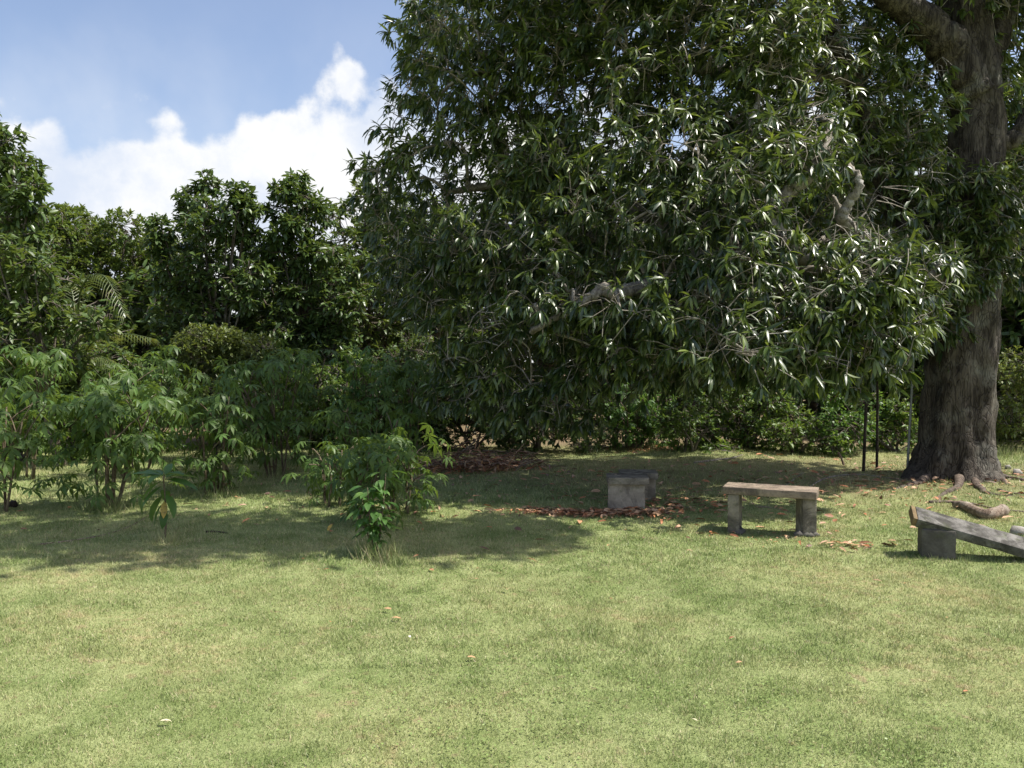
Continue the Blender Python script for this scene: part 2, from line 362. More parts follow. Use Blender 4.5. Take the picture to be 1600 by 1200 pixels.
p = N(t, 'ShaderNodeBsdfPrincipled'); L(t, c, p.inputs['Base Color']); p.inputs['Roughness'].default_value = 0.95; p.inputs['Specular IOR Level'].default_value = 0.15
bp = N(t, 'ShaderNodeBump'); bp.inputs['Strength'].default_value = 0.7; bp.inputs['Distance'].default_value = 0.03; L(t, fine, bp.inputs['Height']); L(t, bp.outputs[0], p.inputs['Normal'])
o = N(t, 'ShaderNodeOutputMaterial'); L(t, p.outputs[0], o.inputs[0]); M_GROUND = m
m, t = mat('grass_blade'); geo = N(t, 'ShaderNodeNewGeometry'); g, a_, b_, c_ = lawn_colour(t, geo.outputs['Position'])
r = geo.outputs['Random Per Island']
c = MIX(t, 1.0, g, MIX(t, r, (0.62, 0.72, 0.52), (1.38, 1.30, 1.40)), 'MULTIPLY')
c = MIX(t, SSTEP(t, M_(t, 'FRACT', M_(t, 'MULTIPLY', r, 9.7)), 0.86, 0.9), c, (0.46, 0.40, 0.24))
p = N(t, 'ShaderNodeBsdfPrincipled'); L(t, c, p.inputs['Base Color']); p.inputs['Roughness'].default_value = 0.5; p.inputs['Specular IOR Level'].default_value = 0.4
tl = N(t, 'ShaderNodeBsdfTranslucent'); L(t, c, tl.inputs[0]); mx = N(t, 'ShaderNodeMixShader'); mx.inputs[0].default_value = 0.25
L(t, p.outputs[0], mx.inputs[1]); L(t, tl.outputs[0], mx.inputs[2]); o = N(t, 'ShaderNodeOutputMaterial'); L(t, mx.outputs[0], o.inputs[0]); M_GRASS = m
def stone_mat(name, a, b, stain, stain_amt=0.6, moss=(0.10, 0.12, 0.05), moss_amt=0.4, scale=6):
    m, t = mat(name); tc = N(t, 'ShaderNodeTexCoord'); P_ = tc.outputs['Object']
    n1 = NOISE(t, P_, scale, 8, 0.65, 0.4); n2 = NOISE(t, P_, scale * 0.6, 6, 0.7, 1.0); n3 = NOISE(t, P_, 55, 5, 0.7); n4 = NOISE(t, P_, scale * 1.7, 5, 0.6)
    c = MIX(t, SSTEP(t, n1, 0.35, 0.65), a, b)
    c = MIX(t, M_(t, 'MULTIPLY', SSTEP(t, n2, 0.46, 0.60), stain_amt), c, stain)
    c = MIX(t, M_(t, 'MULTIPLY', SSTEP(t, n4, 0.54, 0.66), moss_amt), c, moss)
    c = MIX(t, M_(t, 'MULTIPLY', SSTEP(t, n3, 0.3, 0.7), 0.35), c, MIX(t, 1.0, c, (0.5, 0.5, 0.5), 'MULTIPLY'))
    p = N(t, 'ShaderNodeBsdfPrincipled'); L(t, c, p.inputs['Base Color']); p.inputs['Roughness'].default_value = 0.9; p.inputs['Specular IOR Level'].default_value = 0.3
    bp = N(t, 'ShaderNodeBump'); bp.inputs['Strength'].default_value = 0.6; bp.inputs['Distance'].default_value = 0.012
    L(t, M_(t, 'ADD', n3, M_(t, 'MULTIPLY', n1, 1.2)), bp.inputs['Height']); L(t, bp.outputs[0], p.inputs['Normal'])
    o = N(t, 'ShaderNodeOutputMaterial'); L(t, p.outputs[0], o.inputs[0]); return m
M_CONC = stone_mat('weathered_concrete', (0.17, 0.15, 0.115), (0.31, 0.275, 0.215), (0.07, 0.062, 0.05), 0.75)
M_CONC2 = stone_mat('stained_pale_concrete', (0.27, 0.235, 0.18), (0.42, 0.37, 0.29), (0.10, 0.085, 0.07), 0.6)
M_SEAT = stone_mat('seat_concrete', (0.20, 0.155, 0.115), (0.34, 0.27, 0.20), (0.07, 0.06, 0.048), 0.7, moss_amt=0.25)
M_DARKSTONE = stone_mat('dark_grey_block', (0.085, 0.078, 0.065), (0.15, 0.14, 0.12), (0.08, 0.075, 0.065), 0.5, moss_amt=0.2)
M_SLAB = stone_mat('lichened_slab', (0.085, 0.08, 0.07), (0.22, 0.21, 0.19), (0.04, 0.037, 0.03), 0.8, moss_amt=0.3, scale=9)
M_OCHRE = stone_mat('ochre_stained_end', (0.19, 0.135, 0.06), (0.27, 0.20, 0.10), (0.12, 0.08, 0.05), 0.5, moss_amt=0.15)
M_STONE = stone_mat('field_stone', (0.25, 0.23, 0.20), (0.40, 0.38, 0.34), (0.14, 0.12, 0.10), 0.4, moss_amt=0.2)
m, t = mat('galvanised_pole'); p = N(t, 'ShaderNodeBsdfPrincipled'); p.inputs['Roughness'].default_value = 0.55; p.inputs['Metallic'].default_value = 0.3
geo = N(t, 'ShaderNodeNewGeometry'); L(t, MIX(t, NOISE(t, geo.outputs['Position'], 8, 4), (0.20, 0.22, 0.21), (0.32, 0.34, 0.33)), p.inputs['Base Color'])
o = N(t, 'ShaderNodeOutputMaterial'); L(t, p.outputs[0], o.inputs[0]); M_POLE = m

# ------------------------------------------------------------------ ground
def spread(lo, hi, a, b, n_in, n_out):
    inner = np.linspace(a, b, n_in); f = (np.linspace(0, 1, n_out + 1)[1:]) ** 3
    return np.concatenate([(a - (a - lo) * f)[::-1], inner, b + (hi - b) * f])
gx = spread(-700, 700, -12, 13, 150, 22); gy = spread(-300, 1100, 0.5, 18, 120, 22)
XX, YY = np.meshgrid(gx, gy); fade = np.exp(-np.maximum(0, np.hypot(XX, YY - 8) - 22) / 20)
ZZ = gz(XX, YY) * fade
nx, ny = len(gx), len(gy); ii, jj = np.meshgrid(np.arange(nx - 1), np.arange(ny - 1)); b0 = (jj * nx + ii).ravel()
me = mesh('ground', np.stack([XX, YY, ZZ], 2).reshape(-1, 3), None, np.stack([b0, b0 + 1, b0 + nx + 1, b0 + nx], 1), [M_GROUND])
link('ground', me, kind='structure')

# ------------------------------------------------------------------ grass
GV = []; GT = []; gn = 0
def add_blades(n, x, y, ln, wd, lean=0.9):
    global gn
    az_ = RNG.random(n) * 6.283; tilt = RNG.uniform(0.15, lean, n) * 1.2
    d_ = np.stack([np.cos(az_) * np.sin(tilt), np.sin(az_) * np.sin(tilt), np.cos(tilt)], 1)
    fa = RNG.random(n) * 6.283; s_ = np.stack([np.cos(fa), np.sin(fa), np.zeros(n)], 1) * (wd / 2)[:, None]
    B = np.stack([x, y, gz(x, y) - 0.002], 1)
    V = np.stack([B - s_, B + s_, B + d_ * ln[:, None]], 1).reshape(-1, 3)
    GV.append(V); GT.append(np.arange(n * 3).reshape(-1, 3) + gn); gn += n * 3
VG = RNG.random((256, 256))
def vnoise(x, y):
    xi = np.floor(x).astype(int); yi = np.floor(y).astype(int); fx = x - xi; fy = y - yi; fx = fx * fx * (3 - 2 * fx); fy = fy * fy * (3 - 2 * fy)
    g = lambda a, b: VG[a % 256, b % 256]
    return (g(xi, yi) * (1 - fx) + g(xi + 1, yi) * fx) * (1 - fy) + (g(xi, yi + 1) * (1 - fx) + g(xi + 1, yi + 1) * fx) * fy
def clumped(n, y0, y1):
    y = RNG.uniform(y0, y1, int(n * 1.5)); x = RNG.uniform(-1, 1, len(y)) * (0.68 * y + 0.9)
    v = 0.7 * (vnoise(x * 2.1, y * 2.1) - .5) + 1.3 * (vnoise(x * 7.3, y * 7.3) - .5) + 1.2 * (vnoise(x * 19, y * 19) - .5)
    keep = RNG.random(len(y)) < np.clip(0.8 + 0.22 * v, 0.3, 1)
    return x[keep][:n], y[keep][:n], v[keep][:n]
for (y0, y1, n, l0, l1, wd) in ((2.2, 4.2, 210000, 0.010, 0.027, 0.0038), (4.2, 6.2, 200000, 0.012, 0.030, 0.0048), (6.2, 9.0, 190000, 0.015, 0.038, 0.0065), (9.0, 15.5, 120000, 0.025, 0.065, 0.009)):
    x, y, v = clumped(n, y0, y1); k = len(x); sc = np.clip(1 + 0.4 * v, 0.5, 1.7)
    under = np.exp(-(((x - 4.2) / 4.0) ** 2 + ((y - 11.6) / 2.2) ** 2)); m_ = RNG.random(k) > under * 0.7
    x, y, sc = x[m_], y[m_], sc[m_]; k = len(x)
    add_blades(k, x, y, RNG.uniform(l0, l1, k) * sc, np.full(k, wd) * RNG.uniform(0.7, 1.3, k))
link('grass', mesh('grass', np.concatenate(GV), np.concatenate(GT), None, [M_GRASS], False), kind='stuff')

wx = RNG.uniform(-1, 1, 26000); wy = RNG.uniform(2.4, 8.5, 26000); wx = wx * (.68 * wy + .9); kp = vnoise(wx * 1.3 + 40, wy * 1.3 + 7) + .5 * vnoise(wx * 5 + 3, wy * 5) > .86; wx, wy = wx[kp], wy[kp]
wa = RNG.random(len(wx)) * 6.283; WD = np.stack([np.cos(wa), np.sin(wa), RNG.uniform(-.1, .5, len(wx))], 1)
V, T_ = bake([blade([(0.5, 0.33)], .1, .15)], np.stack([wx, wy, gz(wx, wy) + RNG.uniform(.006, .022, len(wx))], 1), frames(WD, None, .3), RNG.uniform(.008, .019, len(wx)))
link('lawn_weeds', mesh('lawn_weeds', V, T_, None, [M_WEED]), kind='stuff')

# ------------------------------------------------------------------ mango tree
TB = gnd(1490, 742)
TY = TB[1]
mango = thing('mango_tree', 'huge old mango tree with thick fluted trunk and drooping glossy crown over the benches', 'tree', TB)
def bar_flute(th, f):
    fl = max(0, 1 - f * 7.5)
    return 1 + 0.05 * math.sin(5 * th + 2) + 0.035 * math.sin(9 * th + 5 * f) + fl * fl * (0.34 + 0.26 * math.sin(4 * th + 0.6) + 0.1 * math.sin(7 * th))
tp = [TB + [0, 0, -0.1], at(1494, 690, TY), at(1500, 600, TY), at(1508, 500, TY), at(1516, 400, TY), at(1522, 290, TY + .05), at(1528, 180, TY + .1), at(1515, 60, TY + .2), at(1490, -60, TY + .4), at(1470, -260, TY + .6)]
tr = [0.54, 0.48, 0.45, 0.44, 0.41, 0.34, 0.33, 0.29, 0.24, 0.16]
P, R = smooth_path(tp, tr, 70); b = MB(); V, T_, Q = tube(P, R, 40, 0.10, 1, True, bar_flute); b.add(V, T_, Q); b.build('trunk', M_BARK, mango, TB)
LIMBS = [
 ([at(1518, 150, TY), at(1480, 70, TY - .1), at(1420, 15, TY - .3), at(1340, -50, TY - .7), at(1200, -160, TY - 1)], [0.30, 0.27, 0.22, 0.18, 0.10], M_BARK),
 ([at(1500, 470, TY), at(1455, 400, TY - .2), at(1405, 330, TY + .1), at(1370, 250, TY), at(1330, 120, TY - .2), at(1270, -10, TY - .5)], [0.26, 0.22, 0.19, 0.15, 0.12, 0.09], M_BARK),
 ([at(1505, 440, TY), at(1430, 430, TY - .5), at(1300, 440, TY - 1.1), at(1160, 455, TY - 1.6), at(1010, 448, 9.2), at(965, 462, 9.0), at(940, 452, 8.95), at(905, 475, 9.0), at(830, 520, 9.2)], [0.20, 0.17, 0.14, 0.11, 0.09, 0.07, 0.06, 0.045, 0.03], M_BARKP),
 ([at(1370, 400, TY - .6), at(1320, 350, 9.4), at(1325, 320, 9.2), at(1342, 290, 9.1), at(1330, 262, 9.2), at(1290, 240, 9.5)], [0.09, 0.07, 0.055, 0.045, 0.032, 0.015], M_BARKP),
 ([at(1300, 440, TY - 1.1), at(1200, 345, 9.2), at(1235, 300, 9.1), at(1275, 258, 9.2), at(1300, 190, 9.7)], [0.14, 0.085, 0.08, 0.06, 0.03], M_BARKP),
 ([at(1160, 455, TY - 1.6), at(1130, 330, 9.5), at(1120, 280, 9.45), at(1150, 240, 9.5), at(1190, 140, 10.0)], [0.12, 0.06, 0.05, 0.045, 0.02], M_BARKP),
 ([at(1330, 120, TY - .2), at(1180, 110, 10.9), at(1000, 104, 10.35), at(850, 90, 10.9), at(720, 120, 11.2)], [0.13, 0.10, 0.07, 0.05, 0.03], M_BARKP),
 ([at(1160, 455, TY - 1.6), at(1000, 330, 10.7), at(850, 280, 11.0), at(700, 300, 11.2)], [0.12, 0.09, 0.07, 0.04], M_BARKP),
 ([at(1555, 215, TY), at(1585, 215, TY - .1), at(1620, 160, TY - .1), at(1700, 60, TY)], [0.16, 0.12, 0.11, 0.07], M_BARK),
 ([at(1520, 150, TY + .2), at(1600, -80, TY + 1), at(1680, -300, TY + 2)], [0.26, 0.18, 0.08], M_BARK),
 ([at(1480, -60, TY + .4), at(1350, -350, TY + .5), at(1200, -560, TY + .6)], [0.24, 0.14, 0.05], M_BARK),
 ([at(1200, -160, TY - 1), at(1000, -260, TY - 1), at(800, -200, TY - .8)], [0.12, 0.09, 0.05], M_BARK),
]
LP = []
for i, (pp, rr, mt) in enumerate(LIMBS):
    P, R = smooth_path(pp, rr, 8 * len(pp)); P[2:-1] += RNG.normal(0, 0.012, (len(P) - 3, 3)); LP.append(P[4:])
    b = MB(); V, T_, Q = tube(P, R, 12, 0.18 if rr[0] > .15 else .07, i + 3); b.add(V, T_, Q); b.build('limb', mt, mango, TB)
LP = np.concatenate(LP)
lobes = []          # centre, radius, whorls, leaf size
def inside(px, py):  # the crown outline as the photograph shows it
    left = np.interp(py, [-50, 0, 60, 130, 200, 250, 300, 380, 450, 520, 600, 680], [640, 650, 655, 650, 625, 600, 600, 625, 645, 680, 730, 800])
    right = np.interp(py, [-50, 100, 200, 300, 380, 420, 480, 540, 600, 640], [1300, 1310, 1300, 1330, 1400, 1440, 1430, 1390, 1360, 1340])
    return left < px < right
PITS = [(1285, 325, 50, 42), (1060, 212, 24, 22), (1375, 300, 40, 70), (820, 560, 40, 40), (1000, 320, 30, 20), (925, 455, 30, 16), (990, 452, 30, 13)]
def depth(px, py): return 8.25 + 1.9 * (abs(px - 1230) / 600) ** 1.8 + 1.7 * max(0, (560 - py) / 560)
for py in range(-20, 600, 62):
    for px in range(600, 1500, 66):
        qx = px + random.uniform(-26, 26) + (33 if (py // 62) % 2 else 0); qy = py + random.uniform(-24, 24)
        if inside(qx, qy) and random.random() < 0.88:
            lobes.append((at(qx, qy, depth(qx, qy) + random.uniform(-.3, .45)), random.uniform(.38, .56), 27, 0.20))
for py in range(-20, 620, 92):
    for px in range(620, 1460, 92):
        qx = px + random.uniform(-30, 30); qy = py + random.uniform(-30, 30)
        if inside(qx, qy):
            lobes.append((at(qx, qy, depth(qx, qy) + 1.2 + random.uniform(-.3, .3)), random.uniform(.6, .8), 42, 0.21))
            if random.random() < 0.85: lobes.append((at(qx, qy, depth(qx, qy) + 2.5 + random.uniform(-.4, .4)), random.uniform(.7, .9), 36, 0.22))
# low hanging tips along the crown's lower edge
for (px, py, Y) in [(700, 560, 10.2), (730, 620, 10.2), (760, 590, 10), (790, 640, 10.1), (830, 600, 9.9), (870, 620, 9.9), (690, 510, 10.3), (900, 580, 9.6), (905, 640, 10.4), (690, 600, 10.6), (775, 630, 10.9), (850, 630, 10.9), (960, 560, 9.4), (1020, 560, 9.2), (1090, 555, 9.1), (1150, 570, 9), (1210, 575, 8.9), (1270, 570, 8.8), (1320, 590, 8.7), (1370, 570, 8.6), (1400, 520, 8.6), (1420, 470, 8.6), (1450, 425, 8.5), (1380, 430, 8.4), (1330, 460, 8.3), (1290, 500, 8.3)]:
    lobes.append((at(px, py, Y), random.uniform(.28, .4), 19, 0.2))
# leaves at the left outline against the sky
for (px, py, Y) in [(640, 20, 10.2), (655, 95, 10.3), (640, 140, 10.4), (612, 215, 10.3), (590, 265, 10.3), (585, 310, 10.3), (610, 350, 10.3), (620, 400, 10.4), (635, 250, 10.1), (680, 30, 10)]:
    lobes.append((at(px, py, Y), random.uniform(.28, .42), 16, 0.19))
# foliage round and behind the trunk, and to the right
for (px, py, Y, r_, n_) in [(1360, 90, 11.8, .7, 22), (1420, 120, 12.4, .8, 26), (1380, 190, 12.6, .8, 26), (1430, 220, 12.4, .8, 26), (1440, 300, 12.4, .7, 24), (1400, 60, 12.8, .7, 15), (1450, 380, 12.2, .7, 22), (1380, 380, 12.2, .7, 22),
   (1590, 60, 12.2, .6, 18), (1600, 130, 11.2, .5, 14), (1590, 300, 10.6, .45, 16), (1550, 280, 10.6, .3, 9), (1600, 370, 10.7, .5, 18), (1560, 350, 10.7, .35, 12), (1600, 430, 10.9, .4, 14), (1530, 420, 10.7, .25, 7), (1470, 440, 10.8, .4, 16), (1460, 500, 10.8, .35, 12), (1440, 380, 10.9, .4, 14),
   (1640, 250, 11.5, .8, 24), (1640, 20, 11.8, .8, 22), (1560, -40, 12.4, .7, 16), (1440, -60, 12, .8, 18), (1320, 20, 12.6, .5, 10), (1250, 40, 12.5, .8, 26), (1160, 20, 12.3, .8, 26)]:
    lobes.append((at(px, py, Y), r_, int(n_ * 1.8), 0.2))
for (px, py) in [(1355, 40), (1400, 70), (1350, 110), (1410, 140), (1450, 175), (1360, 175), (1420, 215), (1455, 260), (1380, 250), (1435, 320), (1470, 360), (1450, 120), (1340, 230), (1480, 300), (1400, 420), (1450, 470), (1490, 420), (1475, 530)]:
    lobes.append((at(px, py, 11.0 + random.uniform(-.2, .3)), .42, 22, 0.2))
for (px, py) in [(1525, 285), (1495, 345), (1545, 375), (1500, 420), (1560, 320), (1530, 440)]:
    lobes.append((at(px, py, 10.72), .26, 17, 0.2))
for k in range(66):   # unseen boughs above the picture, added to shade the front lawn
    X = random.uniform(-1.3, 4.6); far_ = X > 1.8; Y = random.uniform(6.3, 7.2 if far_ else 7.9); Z = random.uniform(6.4, 7.8)
    if far_ and random.random() < .35: continue
    lobes.append((np.array([X, Y, Z]), random.uniform(.4, .6) if far_ else random.uniform(.65, .9), 16 if far_ else 26, 0.23))
for q_ in ((1.9, 7.3, 6.8), (2.6, 7.5, 7.0), (2.2, 7.0, 7.2), (1.6, 7.6, 6.6), (1.3, 7.1, 7.0), (2.9, 7.1, 6.7)):  # unseen clumps added to shade the low cassavas round the sapling
    lobes.append((np.array(q_), .65, 34, 0.23))
for k in range(24):  # more unseen leaf clumps, added to dapple the middle of the lawn
    lobes.append((np.array([random.uniform(1.9, 4.4), random.uniform(6.9, 7.6), random.uniform(6.3, 7.5)]), random.uniform(.5, .7), 22, 0.23))
for k in range(26):  # out-of-view lobes added to cast shade on the left cassavas
    lobes.append((np.array([random.uniform(-.9, 2.4), random.uniform(9.3, 11.4), random.uniform(6.8, 8.6)]), random.uniform(.65, .9), 30, 0.23))
for k in range(26):  # lobes added out of view at right to keep the trunk in shade
    lobes.append((np.array([random.uniform(5.8, 9.5), random.uniform(10.2, 12.6), random.uniform(6.8, 9.2)]), random.uniform(.75, 1.0), 34, 0.23))
# upper crown above the picture: the part that throws the shade
for k in range(70):
    u = random.random(); v = random.random() * 6.283
    X = 3.6 + 3.9 * math.sqrt(u) * math.cos(v); Y = 12.0 + 2.4 * math.sqrt(u) * math.sin(v); Z = 6.4 + 2.9 * (1 - u) + random.uniform(-.6, .6)
    if X > 2.5 and Y < 10.8: continue
    lobes.append((np.array([X, Y, Z]), random.uniform(.8, 1.05), 22, 0.23))
C = []; A = []; Sz = []; TA = []; TBp = []
br = MB(); SA = []; SB = []; NODES = LP.copy(); NPEN = np.zeros(len(LP)); NGEN = np.zeros(len(LP))
lobes.sort(key=lambda l: np.linalg.norm(LP - l[0], axis=1).min())
for (c, r_, n_, s_) in lobes:
    p_, v_ = ball(n_, c, (r_ * 1.1, r_, r_ * 0.95), 0.45)
    px_, py_ = proj(p_); keep = np.ones(n_, bool)
    for (hx, hy, hw, hh) in PITS[:1] + PITS[2:]:
        keep &= ~((((px_ - hx) / hw) ** 2 + ((py_ - hy) / hh) ** 2 < 1) & (p_[:, 1] < 10.1))
    hx, hy, hw, hh = PITS[1]; keep &= ~(((px_ - hx) / hw) ** 2 + ((py_ - hy) / hh) ** 2 < 1)
    p_, v_ = p_[keep], v_[keep]
    if not len(p_): continue
    out = norm(c - np.array([4.5, 11.6, 3.6])); C.append(p_); A.append(norm(v_ * 0.7 + out * 0.7 + np.array([0, 0, 0.15]))); Sz.append(np.full(len(p_), s_))
    dd = np.linalg.norm(NODES - c, axis=1) + 0.4 * np.maximum(0, c[1] - NODES[:, 1]) + NPEN; kk = int(np.argmin(dd)); q = NODES[kk]; gen = NGEN[kk] + 1
    mid = (q + c) / 2 + np.array([random.uniform(-.12, .12), random.uniform(-.12, .12), random.uniform(0.02, .2)])
    P, R = smooth_path([q, mid, c], [max(.012, .038 - .007 * gen), max(.010, .028 - .006 * gen), .010], 7); V, T_, Q = tube(P, R, 5); br.add(V, T_, Q)
    NODES = np.concatenate([NODES, P[2:]]); NPEN = np.concatenate([NPEN, np.full(5, .12)]); NGEN = np.concatenate([NGEN, np.full(5, gen)])
    se = c + norm(RNG.normal(0, 1, (5, 3))) * r_ * .8; sub = c + (se[:, None, :] - c) * np.array([.35, .65, 1.0])[None, :, None]; sub = sub.reshape(-1, 3)
    SA.append(np.tile(c, (5, 1))); SB.append(se); near = np.argmin(np.linalg.norm(p_[:, None, :] - sub[None], axis=2), axis=1); TA.append(sub[near])
br.build('branches', M_TWIG, mango, TB, kind='stuff')
C = np.concatenate(C); A = np.concatenate(A); Sz = np.concatenate(Sz)
V, Q = twigs(np.concatenate(TA + SA), np.concatenate([C] + SB), 0.008, 0.0045, 0.02)
link('twigs', mesh('twigs', V - TB, None, Q, [M_TWIG]), mango, kind='stuff')
P, D, Z = whorls(C, A, 12, 0.190, (0.6, 1.4), 0.75, 0.09)
R = frames(D, None, 0.45)
px_, py_ = proj(P); vis = (px_ > 20) & (px_ < 1580) & (py_ > 10) & (py_ < 700)
score = np.where(vis, Z / P[:, 1], 0); top = np.argsort(-score)[:300]
sing = np.zeros(len(P), bool); sing[top] = True
def leaf_objects(tmpl, P, R, Z, material, parent, origin, name='leaf'):
    mes = [mesh(name, tv, tt, None, [material]) for tv, tt in tmpl]
    for i in range(len(P)):
        o = bpy.data.objects.new(name, mes[random.randrange(len(mes))]); COL.objects.link(o); o.parent = parent
        m4 = np.eye(4); m4[:3, :3] = R[i] * Z[i]; m4[:3, 3] = P[i] - origin; o.matrix_basis = Matrix(m4.tolist())
leaf_objects(MANGO, P[sing], R[sing], Z[sing], M_MANGO, mango, TB)
V, T_ = bake(MANGO, P[~sing], R[~sing], Z[~sing])
link('foliage', mesh('foliage', V - TB, T_, None, [M_MANGO]), mango, kind='stuff')
print('mango leaves', len(P))
# roots running out of the trunk over the grass
for pts, rr in (([(1530, 735), (1548, 742), (1562, 750), (1575, 757)], [.16, .12, .09, .03]), ([(1535, 745), (1575, 748), (1610, 752), (1660, 752)], [.10, .06, .05, .02]),
                ([(1450, 748), (1430, 757), (1405, 762), (1380, 770)], [.10, .06, .04, .015]), ([(1500, 752), (1495, 762), (1470, 775), (1455, 784)], [.11, .06, .04, .015]), ([(1520, 752), (1540, 770), (1580, 775), (1630, 776)], [.08, .045, .035, .015])):
    pp = [gnd(*q) + [0, 0, r_ * 0.25] for q, r_ in zip(pts, rr)]; P_, R_ = smooth_path(pp, np.array(rr) * .7, 16); P_[1:, :2] += RNG.normal(0, .012, (15, 2)); P_[:, 2] -= np.linspace(0, .03, 16)
    b = MB(); V, T_, Q = tube(P_, R_, 9, 0.3, rr[0] * 30); b.add(V, T_, Q); b.build('root', M_ROOT, mango, TB)

# ------------------------------------------------------------------ other trees
def tree(name, label, base, height, lobes, leafset, material, k, size, trunk_r, bark, cat='tree', droop=0.35, group=None, spread_=(0.5, 1.3), twig_r=0.006, stems=1, trunk_top=None, inner=0.4, dens=1.7):
    base = np.asarray(base, float); root = thing(name, label, cat, base, group)
    L0 = [np.asarray(l[0], float) for l in lobes]; top_ = np.mean(L0, axis=0) if trunk_top is None else np.asarray(trunk_top, float)
    for s in range(stems):
        tt = top_ + (np.array([random.uniform(-.5, .5), random.uniform(-.3, .3), 0]) * (stems > 1)) * 1.2
        pp = [base + [random.uniform(-.1, .1) * (stems > 1), 0, -0.05], base * 0.6 + tt * 0.4 + [random.uniform(-.15, .15), 0, 0], tt]
        P, R = smooth_path(pp, [trunk_r, trunk_r * .7, trunk_r * .3], 14); b = MB(); V, T_, Q = tube(P, R, 9, 0.15, s); b.add(V, T_, Q); b.build('trunk', bark, root, base)
    b = MB(); C = []; A = []; TA = []
    for (c, r_, n_) in lobes:
        c = np.asarray(c, float); f = random.uniform(.35, .9); q = P[int(f * 13)]
        Pb, Rb = smooth_path([q, (q + c) / 2 + [0, 0, random.uniform(-.1, .2)], c], [trunk_r * .35, trunk_r * .22, trunk_r * .12], 6); V, T_, Q = tube(Pb, Rb, 5); b.add(V, T_, Q)
        p_, v_ = ball(int(n_ * dens), c, (r_ * 1.1, r_, r_ * .85), inner); C.append(p_); A.append(norm(v_ + [0, 0, 0.5])); se = c + norm(RNG.normal(0, 1, (4, 3))) * r_ * .8; sub = (c + (se[:, None, :] - c) * np.array([.35, .65, 1.0])[None, :, None]).reshape(-1, 3); TA.append(sub[np.argmin(np.linalg.norm(p_[:, None, :] - sub[None], axis=2), axis=1)])
    b.build('branches', bark, root, base, kind='stuff')
    C = np.concatenate(C); A = np.concatenate(A)
    V, Q = twigs(np.concatenate(TA), C, twig_r * 1.6, twig_r); link('twigs', mesh('twigs', V - base, None, Q, [bark]), root, kind='stuff')
    P, D, Z = whorls(C, A, k, size, spread_, droop, size * 0.8); V, T_ = bake(leafset, P, frames(D, None, 0.4), Z)
    link('crown', mesh('crown', V - base, T_, None, [material]), root, kind='stuff'); return root
def pix_lobes(lst, Y, r_, n_, jy=0.6):
    return [(at(px + random.uniform(-8, 8), py + random.uniform(-8, 8), Y + random.uniform(-jy, jy)), (q[2] if len(q) > 2 else r_) * random.uniform(.85, 1.15), n_) for q in lst for (px, py) in [q[:2]]]
def fill(x0, x1, ytop, y1, step, Y, r_, n_, jy=0.7, jit=0.4):
    """lobes filling a silhouette: ytop(x) gives its upper edge"""
    out = []
    x = x0
    while x <= x1:
        y = ytop(x) + step * 0.45
        while y <= y1:
            out.append((at(x + random.uniform(-jit, jit) * step, y + random.uniform(-jit, jit) * step * .7, Y + random.uniform(-jy, jy)), r_ * random.uniform(.8, 1.2), n_)); y += step
        x += step
    return out
ip = lambda xs, ys: (lambda x: float(np.interp(x, xs, ys)))
g0 = lambda px, Y: np.array([(px - 800) / F_PX * Y, Y, 0.0])
tree('fruit_tree', 'tall dark glossy tree at the far left edge, its ragged top against the clouds', g0(5, 13.5), 5, fill(-60, 70, ip([-60, 0, 40, 60, 75], [150, 205, 215, 270, 330]), 560, 36, 13.5, .36, 20) , BROAD, M_TREE, 8, .17, .12, M_TRUNK2, droop=0.5)
tree('fruit_tree', 'mid green leafy tree below the tall dark left one, before the rounded far tree', g0(95, 12.5), 4, fill(-20, 190, ip([-20, 60, 100, 150, 190], [375, 400, 440, 500, 560]), 600, 42, 12.5, .38, 20), BROAD, M_TREE2, 8, .15, .09, M_TRUNK2, droop=0.4)
tree('shade_tree', 'broad rounded yellow-green tree farthest back at left below the clouds', g0(160, 22.5), 8, fill(30, 300, ip([30, 60, 90, 120, 150, 185, 215, 255, 300], [350, 340, 332, 335, 352, 345, 365, 375, 400]), 560, 34, 22.5, .62, 46, 1.3), SMALL, M_FAR, 11, .17, .16, M_TRUNK2, droop=0.1, twig_r=.005, dens=2.2)
tree('fruit_tree', 'dark green tree with domed top left of the slender one, centre of the left skyline', g0(335, 16), 6, fill(262, 400, ip([250, 265, 290, 330, 350, 380, 400], [360, 325, 298, 278, 274, 288, 325]), 600, 33, 16, .38, 24), BROAD, M_TREE, 8, .17, .11, M_TRUNK2, droop=0.45)
tree('fruit_tree', 'slender dark tree with narrow peaked top between the domed tree and the mango', g0(470, 16.5), 6, fill(436, 500, ip([430, 445, 470, 495, 505], [292, 272, 280, 292, 350]), 600, 32, 16.5, .36, 24) + fill(515, 570, ip([510, 570], [385, 410]), 600, 34, 16.5, .4, 24) + fill(405, 430, ip([400, 430], [365, 345]), 600, 32, 16.8, .36, 22), BROAD, M_TREE, 8, .17, .10, M_TRUNK2, droop=0.45)
tree('fruit_tree', 'yellowish green tree half hidden behind the left edge of the mango crown', g0(580, 18), 6, fill(530, 680, ip([525, 540, 560, 600, 680], [330, 305, 300, 290, 300]), 600, 42, 18, .55, 26), BROAD, M_TREE2, 8, .17, .13, M_TRUNK2)
tree('round_bush', 'olive green fine-leaved round bush rising behind the cassava plants', g0(340, 13.2), 2.4, fill(285, 400, ip([280, 300, 340, 380, 410], [535, 512, 508, 520, 550]), 640, 28, 13.2, .28, 44, .35), SMALL, M_OLIVE, 9, .085, .03, M_TRUNK2, cat='bush', droop=0.05, stems=4, twig_r=.002, dens=2.6)
